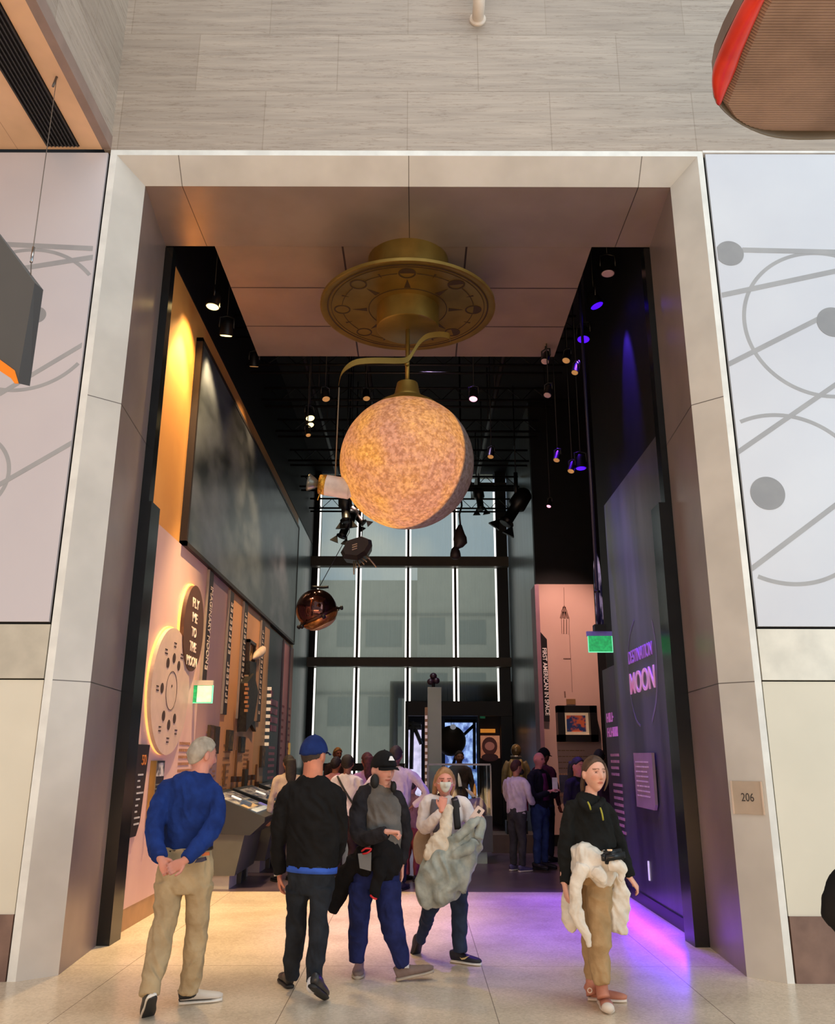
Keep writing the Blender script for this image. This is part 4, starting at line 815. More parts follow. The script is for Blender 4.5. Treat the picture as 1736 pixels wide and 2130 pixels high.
# glass case
ca, cbp = at(890, 1592, 14.2), at(1022, 1700, 14.2); gc = empty('display_case', ((ca.x+cbp.x)/2, 14.6, 0), 'glass display case with models behind the masked woman', 'display case')
def glass_mat():
    mt = bpy.data.materials.new('glass'); mt.use_nodes = True; nt = mt.node_tree; N = nt.nodes
    g = N.new('ShaderNodeBsdfGlossy'); g.inputs['Roughness'].default_value = .03; tr = N.new('ShaderNodeBsdfTransparent'); tr.inputs[0].default_value = (.93, .96, .95, 1); mx = N.new('ShaderNodeMixShader'); mx.inputs[0].default_value = .012
    nt.links.new(tr.outputs[0], mx.inputs[1]); nt.links.new(g.outputs[0], mx.inputs[2]); nt.links.new(mx.outputs[0], N['Material Output'].inputs[0]); return mt
GLS = glass_mat(); zt, zb_ = ca.z, cbp.z+.02; x0, x1 = ca.x, cbp.x
for nm, bxs in (('glass_pane', ((x0, x1, 14.2, 14.21), (x0, x1, 15.0, 15.01), (x0, x0+.01, 14.2, 15.0), (x1-.01, x1, 14.2, 15.0))),):
    for b4 in bxs: BOX(nm, *b4, zb_, zt, GLS, gc)
BOX('glass_top', x0, x1, 14.2, 15.01, zt, zt+.012, GLS, gc)
for x, y in ((x0, 14.2), (x1, 14.2), (x0, 15.0), (x1, 15.0)): BOX('corner_post', x-.01, x+.01, y-.01, y+.01, zb_, zt+.012, M('post_steel', (120, 118, 124), .3, .6), gc)
BOX('top_rail', x0, x1, 14.19, 14.2, zt, zt+.03, MATS['post_steel'], gc)
bx1 = at(1024, 1740, 14.2).x; BOX('cabinet', x0, bx1, 14.15, 15.05, at(900, 1772, 14.15).z, zb_, M('cabinet_grey', (74, 82, 88), .5), gc); BOX('foot', x0+.1, at(1013, 1780, 14.2).x, 14.2, 15.0, 0, at(900, 1772, 14.15).z, M('foot_mint', (170, 196, 188), .5), gc)
md = empty('model_stand', at(985, 1668, 14.5), 'purple rounded model stand inside the glass case', 'stand'); A = at(958, 1680, 14.45); B = at(1013, 1662, 14.45)
bm = bmesh.new(); loft(bm, [((A.x+B.x)/2, 14.5, zb_+.0, (B.x-A.x)/2, .25), ((A.x+B.x)/2, 14.5, zb_+.12, (B.x-A.x)/2*.95, .22), ((A.x+B.x)/2-.02, 14.5, B.z, (B.x-A.x)/2*.6, .15)], 24, (0, 1, 0), 2); mesh_obj('base', bm, M('stand_mauve', (128, 104, 140), .5), md, True)
for nm, u0, v0, u1, v1, r, c, lab in (('rocket_model', 953, 1608, 957, 1636, .03, (226, 206, 180), 'small white pointed rocket model with cross wires in the glass case'), ('rocket_model', 968, 1640, 990, 1660, .035, (200, 170, 150), 'small tilted silver rocket model in the glass case'), ('candle_shaped_model', 987, 1630, 987, 1655, .03, (230, 150, 60), 'small orange upright flame coloured model in the glass case')):
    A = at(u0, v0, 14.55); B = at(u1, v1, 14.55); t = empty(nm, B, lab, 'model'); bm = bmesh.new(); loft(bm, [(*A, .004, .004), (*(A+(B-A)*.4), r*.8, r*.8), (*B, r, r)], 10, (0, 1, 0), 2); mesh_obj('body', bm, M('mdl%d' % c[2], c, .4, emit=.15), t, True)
    bm = bmesh.new(); loft(bm, [(*B, r, r), (*(B+Vector((0, 0, -.04))), r*1.3, r*1.3)], 8, (0, 1, 0), 1); mesh_obj('foot', bm, BLK, t); TUBE('support', [B+Vector((0, 0, -.04)), Vector((B.x, B.y, zb_))], .008, BLK, t, 5)
# next gallery beyond the door
fw_ = empty('lit_window', (1.2, 25.5, 0), 'bluish window picture with dark diagonal beams in the next gallery', 'window'); 
A = at(925, 1500, 25.5); B = at(992, 1620, 25.5)
BOX('glow', A.x, B.x, 25.5, 25.53, .0, A.z, M('view_blue', (150, 178, 226), .5, 0, (56, 74, 130), 3.5, 7, (2, 1, 1.4), lo=.4, hi=.66, emit=1.1), fw_)
for (a, b_) in (((957, 1535), (986, 1508)), ((986, 1500), (986, 1600)), ((925, 1500), (990, 1500)), ((957, 1535), (940, 1600))):
    TUBE('beam', [at(*a, 25.44), at(*b_, 25.44)], .045, BLK, fw_, 6)
fw2 = empty('lit_window', (-.2, 25.0, 0), 'pale violet window with a crossed frame seen left of the pylon', 'window'); A = at(845, 1503, 25); B = at(876, 1600, 25)
BOX('glow', A.x, B.x, 25, 25.03, .0, A.z, M('view_violet', (216, 208, 244), .5, 0, (150, 150, 170), 3, 5, emit=1.0), fw2)
for (a, b_) in (((857, 1500), (855, 1600)), ((845, 1514), (876, 1514)), ((861, 1512), (876, 1548)), ((845, 1505), (876, 1507))): TUBE('frame_bar', [at(*a, 24.95), at(*b_, 24.95)], .06, M('bar_grey', (120, 118, 120), .5), fw2, 6)
gb = empty('globe_model', at(938, 1538, 23.5), 'big dark olive ball model in the next gallery', 'globe'); bm = bmesh.new(); sphere(bm, at(938, 1541, 23.5), .40, 1, 1, 1.0, 24, 16); mesh_obj('ball', bm, M('olive_dark', (66, 56, 40), .6), gb, True); TUBE('cord', [at(938, 1520, 23.5), Vector((at(938, 1520, 23.5).x, 23.5, 3.4))], .01, BLK, gb, 5); 
bm = bmesh.new(); sphere(bm, at(942, 1512, 23.2), .07, 1.2, 1, 1, 10, 8); mesh_obj('white_fitting', bm, M('fit_white', (210, 214, 224), .4, emit=.2), gb, True)
po = empty('poster', at(1018, 1552, 22.6), 'orange poster of a helmeted astronaut by the door', 'poster'); A = at(996, 1530, 22.6); B = at(1040, 1590, 22.6)
BOX('backing', A.x-.03, B.x+.05, 22.62, 22.68, 0, at(1018, 1470, 22.6).z, M('poster_back', (56, 42, 38), .6), po)
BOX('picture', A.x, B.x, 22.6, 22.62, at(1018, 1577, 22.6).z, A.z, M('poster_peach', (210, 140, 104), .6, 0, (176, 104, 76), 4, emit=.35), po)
c = at(1018, 1552, 22.59)
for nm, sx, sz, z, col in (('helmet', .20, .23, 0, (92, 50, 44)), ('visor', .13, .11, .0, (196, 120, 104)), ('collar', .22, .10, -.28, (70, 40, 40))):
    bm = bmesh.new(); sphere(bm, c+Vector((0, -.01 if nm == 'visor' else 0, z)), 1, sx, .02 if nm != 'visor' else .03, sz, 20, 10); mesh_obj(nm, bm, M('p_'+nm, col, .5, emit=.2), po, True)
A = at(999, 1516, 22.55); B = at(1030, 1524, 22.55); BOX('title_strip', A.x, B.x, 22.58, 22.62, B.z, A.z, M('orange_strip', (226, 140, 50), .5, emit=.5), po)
A = at(996, 1484, 22.5); B = at(1009, 1494, 22.5); tag(BOX('exit_sign', A.x, B.x, 22.56, 22.615, B.z, A.z, M('far_green', (20, 90, 60), .4, emit=.3)), 'tiny green exit sign over the astronaut poster', 'exit sign')
struct(BOX('wall_back', 1.62, 2.44, 22.7, 22.8, 0, 3.4, BW), 'dark side of the doorway behind the space suit')
# space suit
su = empty('space_suit', (at(1072, 1600, 16).x, 16, .3), 'olive golden space suit with clear helmet on display behind the white jacket woman', 'space suit')
c = at(1072, 1620, 16); SUM = M('suit_olive', (122, 100, 58), .6, 0, (84, 68, 38), 9); k = mpp(16)
bm = bmesh.new(); P = lambda u, v, rw, rd: (*at(u, v, 16), rw*k, rd*k)
loft(bm, [P(1073, 1692, 18, 14), P(1073, 1660, 17, 14), P(1073, 1610, 19, 15), P(1073, 1588, 17, 13), P(1073, 1578, 9, 9)], 20, (0, 1, 0), 3)
for q in (-1, 1):
    loft(bm, [P(1073+q*15, 1585, 7, 7), P(1073+q*22, 1602, 7.5, 8), P(1073+q*25, 1625, 6, 7), P(1073+q*26, 1650, 5, 6)], 12, (0, 1, 0), 3); loft(bm, [P(1073+q*9, 1685, 10, 11), P(1073+q*10, 1730, 8, 9), P(1073+q*10, 1758, 7, 8)], 12, (0, 1, 0), 3)
mesh_obj('suit', bm, SUM, su, True)
bm = bmesh.new(); sphere(bm, at(1073, 1561, 16), 11*k, 1, 1, 1.2, 20, 14); mesh_obj('helmet', bm, M('helmet_glass', (140, 112, 66), .12, .3, (70, 54, 34), 7), su, True)
bm = bmesh.new(); loft(bm, [P(1073, 1576, 11, 11), P(1073, 1572, 11.5, 11.5)], 20, (0, 1, 0), 1); mesh_obj('neck_ring', bm, M('ring_silver', (170, 160, 140), .3, .7), su, True)
for q in (-1, 1): TUBE('harness_strap', [at(1073+q*9, 1580, 15.72), at(1073+q*11, 1610, 15.66), at(1073+q*8, 1650, 15.68)], .03, M('strap_gold', (150, 122, 60), .5), su, 6, 3)
for q in (-1, 1): BOX('boot', at(1073+q*10, 1700, 16).x-.1, at(1073+q*10, 1700, 16).x+.1, 15.85, 16.15, .30, .52, BLK, su)
spz = tag(BOX('plinth', at(1020, 1750, 16).x, 2.40, 15.7, 16.5, 0, .30, M('plinth_brown', (84, 66, 56), .5)), 'low brown plinth with copper edge under the space suit', 'plinth')

# ================================================================ CONSOLES
def console(x0, x1, y0, y1, lab, first=True):
    t = empty('exhibit_console', ((x0+x1)/2, y0, 0), lab, 'display console', 'sloped exhibit consoles')
    zf, zb2 = .86, 1.16
    PRISM('cabinet', [(x0, y0+.0, .16), (x1-.35, y0, .16), (x1-.25, y0, .66), (x0, y0, .66)], (0, y1-y0, 0), M('console_grey', (88, 88, 80), .5), t)
    PRISM('desk', [(x0, y0-.02, .66), (x1-.18, y0-.02, .64), (x1, y0-.02, .80), (x1, y0-.02, zf), (x0, y0-.02, zb2)], (0, y1-y0+.04, 0), M('console_dark', (40, 44, 46), .35), t)
    BOX('foot', x0+.05, x1-.42, y0+.03, y1-.03, 0, .16, M('foot_cream', (190, 180, 160), .5), t)
    # screen print on the slope
    sl = Vector((x1-x0, 0, zf-zb2)).normalized(); o = Vector((x0+.08, y0+.06, 0)); o.z = zb2+(zf-zb2)*.08/(x1-x0); nn = Vector((0, 1, 0)).cross(sl).normalized()
    if nn.z < 0: nn = -nn
    L_ = (x1-x0)-.16
    def quad(nm, s0, s1, y0_, y1_, mat, th=.01):
        bm = bmesh.new(); a = o+sl*L_*s0+Vector((0, y0_, 0)); b_ = o+sl*L_*s1+Vector((0, y0_, 0)); prism(bm, [a, b_, b_+Vector((0, y1_-y0_, 0)), a+Vector((0, y1_-y0_, 0))], nn*th); mesh_obj(nm, bm, mat, t)
    W_ = y1-y0-.12
    quad('screen', 0, 1, 0, W_, M('screen_picture', (176, 170, 160), .15, 0, (60, 70, 90), 3, 5, (4, 1, 1), lo=.4, hi=.6, emit=.12), .006)
    quad('caption_strip', .86, 1, 0, W_*.9, M('cap_pale', (190, 200, 206), .2, emit=.15), .012); quad('sand_strip', .62, .8, 0, W_*.6, M('cap_sand', (196, 166, 120), .3, emit=.1), .012)
    quad('white_tab', .2, .42, W_*.45, W_*.52, M('tab_white', (250, 246, 236), .3, emit=.6), .015); quad('violet_corner', .7, 1, W_*.86, W_, M('cap_violet', (130, 120, 220), .3, emit=.2), .012); quad('lever', .55, .75, W_*.15, W_*.28, M('lever_blue', (70, 90, 120), .3), .05)
    BOX('leg', x1-.42, x1-.36, y1-.5, y1-.44, 0, .66, M('leg_black', (14, 14, 16), .4), t); BOX('leg', x1-.42, x1-.36, y0+.5, y0+.56, 0, .66, MATS['leg_black'], t)
    return t
console(-2.72, -1.95, 11.45, 12.75, 'nearest sloped exhibit console with bright picture desk by the grey haired person')
console(-2.72, -1.85, 13.05, 14.5, 'second sloped exhibit console behind the nearest one')
console(-2.72, -1.85, 15.2, 16.9, 'third sloped exhibit console farthest along the left wall')
gr = empty('guard_rail', (-2.2, 14.9, 0), 'chrome topped glass rail behind the consoles', 'rail'); TUBE('handrail', [at(540, 1652, 14.8), at(572, 1642, 15.0), at(604, 1640, 15.1)], .03, M('chrome', (170, 170, 170), .15, .9), gr, 8)
for u in (546, 600): p = at(u, 1650, 14.9); TUBE('post', [(p.x, 14.9, 0), (p.x, 14.9, p.z)], .015, MATS['chrome'], gr, 6)

# ================================================================ FOREGROUND: WING, HANGING SIGN, PIPE
wg = empty('aircraft_wing', (2.6, 3.8, 5.5), 'ribbed brown metal wing tip with red edge hanging at the upper right', 'aircraft wing')
ZW = 5.5
out = [(1572, -12), (1540, 48), (1510, 105), (1492, 150), (1486, 185), (1488, 208), (1500, 226), (1520, 245), (1545, 262), (1580, 278), (1615, 287), (1660, 291), (1720, 290), (1800, 286), (1900, 270)]
O2 = [atZ(u, v, ZW) for u, v in out]
inn = [atZ(u, v, ZW) for u, v in ((1660, -60), (1606, -20), (1578, 30), (1558, 80), (1540, 120), (1524, 165), (1503, 218))]
# lower skin with ribs
bm = bmesh.new()
def outline_x(y):   # left bound of skin at given y
    P = inn[::-1]+[]; 
    pts = [(p.x, p.y) for p in ([O2[6]]+inn[::-1][1:])]
    return pts
edge = [inn[6], O2[7], O2[8], O2[9], O2[10], O2[11], O2[12], O2[13]]
left = inn[:7]
ys = [p.y for p in left]
def lx(y):
    allp = left+edge
    for a, b_ in zip(allp, allp[1:]):
        if a.y <= y <= b_.y: return a.x+(b_.x-a.x)*(y-a.y)/max(1e-6, b_.y-a.y)
    return allp[-1].x
y0, y1 = left[0].y, O2[11].y; n = 260; prev = None
for i in range(n+1):
    y = y0+(y1-y0)*i/n; x = lx(y); rib = .007*abs(sin(i*pi/4)); rise = 0
    edge_drop = max(0, (y-(y1-.16))/.16)**2*.07
    row = [bm.verts.new((x+(3.6-x)*t**1.5, y, ZW+rib+edge_drop+(.03*(1-t) if t < .02 else 0))) for t in [j/14 for j in range(15)]]
    if prev:
        for a in range(14): bm.faces.new((prev[a], prev[a+1], row[a+1], row[a]))
    prev = row
mesh_obj('ribbed_underside', bm, M('wing_bronze', (140, 118, 104), .5, .35, (120, 100, 88), 3), wg, False)
bm = bmesh.new(); prism(bm, [p+Vector((0, 0, .10)) for p in O2]+[Vector((3.6, O2[-1].y, ZW+.1)), Vector((3.6, O2[0].y-.1, ZW+.1))], (0, 0, .10)); mesh_obj('upper_skin', bm, MATS['wing_bronze'], wg)
bm = bmesh.new(); loft(bm, [(*((a+b_)/2+Vector((0, 0, .05))), (a-b_).length/2+.004, .062) for a, b_ in ((atZ(1570, -40, ZW), inn[0]), (O2[0], inn[1]), (O2[1], inn[2]), (O2[2], inn[4]), (O2[3], inn[5]), (atZ(1484, 190, ZW), atZ(1514, 190, ZW)), (atZ(1490, 215, ZW), atZ(1500, 218, ZW)))], 18, (0, 0, 1), 3)
mesh_obj('red_edge', bm, M('wing_red', (214, 52, 26), .35, 0, (180, 34, 16), 4), wg, True)
bm = bmesh.new(); loft(bm, [(*(p+Vector((0, 0, .06))), .012, .06) for p in O2[5:]], 12, (0, 0, 1), 2); mesh_obj('trailing_edge', bm, M('wing_edge', (120, 112, 98), .5, .3), wg, True)
for x, y in ((3.1, 3.9), (2.9, 3.4)): TUBE('suspension_cable', [(x, y, ZW+.19), (x, y, 14)], .006, MATS['chrome'], wg, 5)
# sign
sg = empty('hanging_sign', (-2.6, 4.5, 3.7), 'dark grey slanted hanging panel with orange mark at the left edge', 'hanging sign')
f = [(-60, 408), (90, 603), (68, 800), (36, 797), (-60, 712)]
A = [at(u, v, 4.5) for u, v in ((-80, 382), (72, 588), (36, 797), (-80, 690))]
Bk = [at(u, v, 4.62) for u, v in ((-60, 408), (90, 603), (62, 803), (-60, 700))]
bm = bmesh.new(); a = [bm.verts.new(p) for p in A]; b_ = [bm.verts.new(p) for p in Bk]; bm.faces.new(a); bm.faces.new(b_[::-1])
for i in range(4): bm.faces.new((a[i], a[(i+1) % 4], b_[(i+1) % 4], b_[i]))
mesh_obj('panel', bm, M('sign_grey', (82, 84, 84), .5, 0, (74, 76, 76), 1), sg)
PRISM('orange_mark', [at(u, v, 4.49) for u, v in ((-40, 725), (0, 748), (30, 770), (38, 797), (30, 797), (22, 786), (-40, 745))], (0, .008, 0), M('mark_orange', (236, 130, 20), .45, emit=.1), sg)
p0 = at(65, 545, 4.56); p1 = atZ(118, 160, 7.35); 
TUBE('wire', [at(64, 575, 4.56), p0, p1], .0035, M('wire_steel', (120, 112, 104), .4, .6), sg, 5); TUBE('turnbuckle', [p0, at(70, 515, 4.62)], .010, MATS['chrome'], sg, 6); TUBE('ceiling_hook', [p1, p1+Vector((-.0, -.04, -.14))], .011, MATS['wire_steel'], sg, 6)
# pipe
pp = empty('pipe', at(993, 40, YF), 'white pipe with round wall flange at the top of the stone wall', 'pipe'); c = at(993, 42, YF)
LATHE('flange', [(.085, -.001), (.085, -.02), (.07, -.035)], c, M('pipe_white', (226, 212, 196), .35), pp, 28, 'Y')
TUBE('tube', [c+Vector((0, 0, 0)), c+Vector((0, -.14, .0)), c+Vector((0, -.21, .05)), c+Vector((0, -.24, .14)), c+Vector((0, -.25, .4)), c+Vector((0, -.25, 3))], .062, MATS['pipe_white'], pp, 18, 3)

# ================================================================ PEOPLE
def unify(bm, vox, it=5, amp=0, fr=9, seed=0):
    bmesh.ops.recalc_face_normals(bm, faces=bm.faces)
    me = bpy.data.meshes.new('tmp'); bm.to_mesh(me); bm.free(); o = bpy.data.objects.new('tmp', me); COL.objects.link(o)
    r = o.modifiers.new('r', 'REMESH'); r.mode = 'VOXEL'; r.voxel_size = vox
    s = o.modifiers.new('s', 'SMOOTH'); s.iterations = it; s.factor = .5
    bpy.context.view_layer.update(); dg = bpy.context.evaluated_depsgraph_get()
    out = bpy.data.meshes.new_from_object(o.evaluated_get(dg)); bpy.data.objects.remove(o); bpy.data.meshes.remove(me)
    if amp:
        off = Vector((seed*3.1, seed*1.7, seed)); N_ = [v.normal.copy() for v in out.vertices]
        for v, n in zip(out.vertices, N_):
            p = v.co; q = Vector((p.x*fr+noise.noise(p*5)*1.2, p.y*fr, p.z*fr*(.8 if vox < .0085 else .38)+p.x*fr*.5))+off
            v.co = p+n*amp*((1-abs(noise.noise(q))*3.4)+.6*(1-abs(noise.noise(q*1.9))*3)*(.5 if vox > .0085 else 1))
    return out
def chain(bm, D, pts, sc_=1.0, seg=18, k=3, ax=None, dd=0):
    loft(bm, [(*at(u, v, D+dy), rw*mpp_at(u, v, D+dy)*sc_, rw*mpp_at(u, v, D+dy)*ra*sc_) for u, v, rw, ra, dy in pts], seg, ax or (0, 1, 0), k)
def mpp_at(u, v, Y): return (at(u, v, Y)-EYE).dot(FW)/FPX
def sstep(a, b_, x): t = max(0, min(1, (x-a)/(b_-a))); return t*t*(3-2*t)
def head_pt(d, off=0, face=1):
    x, y, z = d.x*(.076+off), d.y*(.097+off), d.z*(.120+off)
    if d.z < 0:
        t = -d.z; x *= 1-.34*t**1.6; y *= (1-.45*t) if d.y < 0 else (1-.10*t)
    if face and d.y > 0:
        g = lambda a, s_: math.exp(-(a/s_)**2)
        nz_ = sstep(.035, -.020, z)*sstep(-.040, -.027, z)
        y += .026*g(x, .0115)*nz_*d.y - .011*(g(x-.031, .015)+g(x+.031, .015))*g(z-.017, .012) + .004*g(z-.038, .01)*d.y + .006*g(x, .022)*g(z+.057, .008) + .004*(g(x-.036, .018)+g(x+.036, .018))*g(z+.02, .018) + .009*g(x, .022)*g(z+.098, .016)-.003*g(x, .02)*g(z+.077, .008)
    return Vector((x, y, z))
def rot(fwd, roll=0):
    f = Vector(fwd).normalized(); r = f.cross(Vector((0, 0, 1))).normalized(); u = r.cross(f)
    if roll: q = Matrix.Rotation(roll, 3, f); r = q @ r; u = q @ u
    return Matrix((r, f, u)).transposed()
def shell(bm, c, R_, s, fn, nu=64, nv=44, face=1):
    rows = []
    for j in range(nv+1):
        th = pi*j/nv; row = []
        for i in range(nu):
            ph = 2*pi*i/nu; d = Vector((sin(th)*cos(ph), sin(th)*sin(ph), cos(th))); row.append(bm.verts.new(Vector(c)+R_ @ (head_pt(d, fn(d), face)*s)))
        rows.append(row)
    for A, B in zip(rows, rows[1:]):
        for i in range(nu):
            try: bm.faces.new((A[i], A[(i+1) % nu], B[(i+1) % nu], B[i]))
            except Exception: pass
    bmesh.ops.remove_doubles(bm, verts=rows[0]+rows[-1], dist=1e-5)
def head(bm, c, R_, s):
    shell(bm, c, R_, s, lambda d: 0)
    for q in (-1, 1):
        p = Vector(c)+R_ @ (Vector((q*.083, -.008, -.002))*s); sphere(bm, p, .032*s, .35, .62, 1, 12, 8, R_)
def hair(name, c, R_, s, mat, parent, th=.014, T=None, face=0):
    bm = bmesh.new()
    def fn(d):
        t = T(d) if T else (-.05+(1.02 if d.y > 0 else .62)*d.y)+.34*math.exp(-((d.y+.05)/.2)**2); w = sstep(t-.05, t+.10, d.z); n_ = noise.noise(d*5)*.004+noise.noise(d*14)*.0025
        return -.014+w*(th+.014+n_)
    shell(bm, c, R_, s, fn, 72, 48, 0); return mesh_obj(name, bm, mat, parent, True)
def cap(c, R_, s, mat, parent, brim_dir=1, tilt=0):
    bm = bmesh.new(); shell(bm, c, R_, s, lambda d: -.016+sstep(.12+.16*d.y, .17+.16*d.y, d.z)*(.034+.010*max(0, d.z)), 64, 48, 0); o = mesh_obj('cap', bm, mat, parent, True)
    bm = bmesh.new(); n = 14; A = []; B = []
    for i in range(n+1):
        a = radians(22)+radians(136)*i/n; xx = cos(a); e = sin(pi*i/n)**.6
        A.append(Vector((xx*.088, .055+sin(a)*.035, .035-.010*abs(xx)))); B.append(Vector((xx*.086, .055+sin(a)*.045+.065*e, .026-.016*abs(xx))))
    vs1 = [bm.verts.new(Vector(c)+R_ @ (p*s)) for p in A]; vs2 = [bm.verts.new(Vector(c)+R_ @ (p*s)) for p in B]; vs3 = [bm.verts.new(Vector(c)+R_ @ ((p+Vector((0, 0, .006)))*s)) for p in A]; vs4 = [bm.verts.new(Vector(c)+R_ @ ((p+Vector((0, 0, .006)))*s)) for p in B]
    for i in range(n):
        for a_, b_ in ((vs1, vs2), (vs2, vs4), (vs4, vs3), (vs3, vs1)): bm.faces.new((a_[i], a_[i+1], b_[i+1], b_[i]))
    bm.faces.new((vs1[0], vs2[0], vs4[0], vs3[0])); bm.faces.new((vs1[-1], vs3[-1], vs4[-1], vs2[-1]))
    mesh_obj('brim', bm, mat, o, True)
    bm = bmesh.new(); sphere(bm, Vector(c)+R_ @ (Vector((0, 0, .147))*s), .007); mesh_obj('button', bm, mat, o, True)
    return o
def hand(bm, w, fd, pn, s=1, curl=.5, thumb=1, spread=1.0):
    w = Vector(w); f = Vector(fd).normalized(); n = Vector(pn); n = (n-f*n.dot(f)).normalized(); sd = f.cross(n)*thumb
    loft(bm, [(*(w-f*.02*s), .026*s, .020*s), (*(w+f*.015*s), .027*s, .019*s), (*(w+f*.05*s), .038*s, .016*s), (*(w+f*.085*s), .041*s, .014*s), (*(w+f*.095*s), .038*s, .010*s)], 14, n, 2)
    for o_, L, r in ((.031, .062, .0088), (.011, .072, .0092), (-.010, .067, .009), (-.030, .052, .008)):
        p = w+f*.084*s+sd*o_*s; a = 0; P = [(*(p-f*.01*s), r*s, r*s)]
        for k, q in enumerate((.42, .32, .26)):
            a += curl*(.7, 1.0, .7)[k]; d = f*cos(a)+n*sin(a)+sd*o_*spread; p = p+d*L*q*s; P.append((*p, r*s*(.97, .9, .72)[k], r*s*(.97, .9, .72)[k]))
        loft(bm, P, 9, n+f*.01, 2)
    p = w+f*.02*s+sd*.024*s; d = (f*.72+sd*.62+n*.3).normalized(); p2 = p+d*.042*s; d2 = (f*.9+sd*.2+n*.4*(1+curl)).normalized()
    loft(bm, [(*p, .014*s, .013*s), (*p2, .0112*s, .0112*s), (*(p2+d2*.03*s), .0100*s, .0100*s), (*(p2+d2*.048*s), .007*s, .007*s)], 9, n+f*.02, 2)
SKIN = {}
def skin_mat(key, c, lip, brow):
    mt = M('skin_'+key, c, .55, 0, tuple(x*.9 for x in c), 8, 3, spec=.35); nt = mt.node_tree; N = nt.nodes; b = N['Principled BSDF']; src = b.inputs['Base Color'].links[0].from_socket
    at_ = N.new('ShaderNodeAttribute'); at_.attribute_name = 'tone'; mx = N.new('ShaderNodeMix'); mx.data_type = 'RGBA'; mx.blend_type = 'MULTIPLY'; mx.inputs[0].default_value = 1
    nt.links.new(src, mx.inputs[6]); nt.links.new(at_.outputs['Color'], mx.inputs[7]); nt.links.new(mx.outputs[2], b.inputs['Base Color']); b.inputs['Subsurface Weight'].default_value = .08; return mt
def tone(me, c, R_, s, brow=.35, gls=False, lipc=(.80, .50, .48)):
    a = me.color_attributes.new('tone', 'FLOAT_COLOR', 'POINT'); Rt = R_.transposed(); c = Vector(c)
    for i, v in enumerate(me.vertices):
        p = (Rt @ (v.co-c))/s; col = (1, 1, 1)
        if p.length < .16 and p.y > .03:
            x = abs(p.x)
            if ((x-.031)/.0135)**2+((p.z-.016)/.0052)**2 < 1: col = (.16, .12, .11) if abs(x-.031) < .0065 else (.95, .98, 1.02)
            elif ((x-.031)/.016)**2+((p.z-.0175)/.0085)**2 < 1: col = (.62, .5, .46)
            elif .012 < x < .052 and abs(p.z-(.037+.12*(x-.012)*(1 if x < .030 else -.5)*(.3))) < .0042: col = (brow, brow*.85, brow*.75)
            elif (p.x/.023)**2+((p.z+.057)/.0085)**2 < 1: col = lipc if abs(p.z+.0575) > .0016 else (.5, .3, .3)
            elif x < .011 and abs(p.z+.034) < .004 and p.y > .09: col = (.72, .58, .54)
            elif p.y > .05 and ((x-.04)/.022)**2+((p.z+.022)/.02)**2 < 1: col = (1.03, .92, .9)
        a.data[i].color = (*col, 1)
def shoe(name, heel, toe, mat, sole, parent, s=1.0, high=0, up=None, w=.047, out=None):
    heel, toe = Vector(heel), Vector(toe); f = (toe-heel).normalized(); L = .28*s; u = Vector(up or (0, 0, 1)); u = (u-f*u.dot(f)).normalized(); b = heel
    st = ((-.0, .026, .040), (.03, .034, .046+high*.5), (.08, .035, .045+high*.5), (.12, .037, .036), (.17, .044, .030), (.22, .044, .026), (.26, .034, .022), (.283, .014, .016))
    bm = bmesh.new(); loft(bm, [(*(b+f*t*s+u*(h+.012)*s), ww*w/.047*s, h*s) for t, ww, h in st], 18, u, 2); o = mesh_obj(name, bm, mat, parent, True)
    bm = bmesh.new(); loft(bm, [(*(b+f*t*s+u*.012*s), ww*w/.047*s*1.08+.002, .0135*s) for t, ww, h in st], 18, u, 2); mesh_obj('sole', bm, sole, o, True)
    if out:
        bm = bmesh.new(); loft(bm, [(*(b+f*t*s-u*.003*s), ww*w/.047*s*1.04, .006*s) for t, ww, h in st], 18, u, 2); mesh_obj('outsole', bm, out, o, True)
    return o
def drape(name, D, rows, mat, parent, amp=.010, vox=.009, fr=12, seed=3, extra=None, k=3):
    bm = bmesh.new(); loft(bm, [(*at((l+r_)/2, v, D+dy), (r_-l)/2*mpp_at(l, v, D+dy), th) for v, l, r_, dy, th in rows], 26, (0, 1, 0), k)
    for e in (extra or []): chain(bm, D, e)
    return link_mesh(name, unify(bm, vox, 3, amp, fr, seed), mat, parent, True)
class Fig: pass
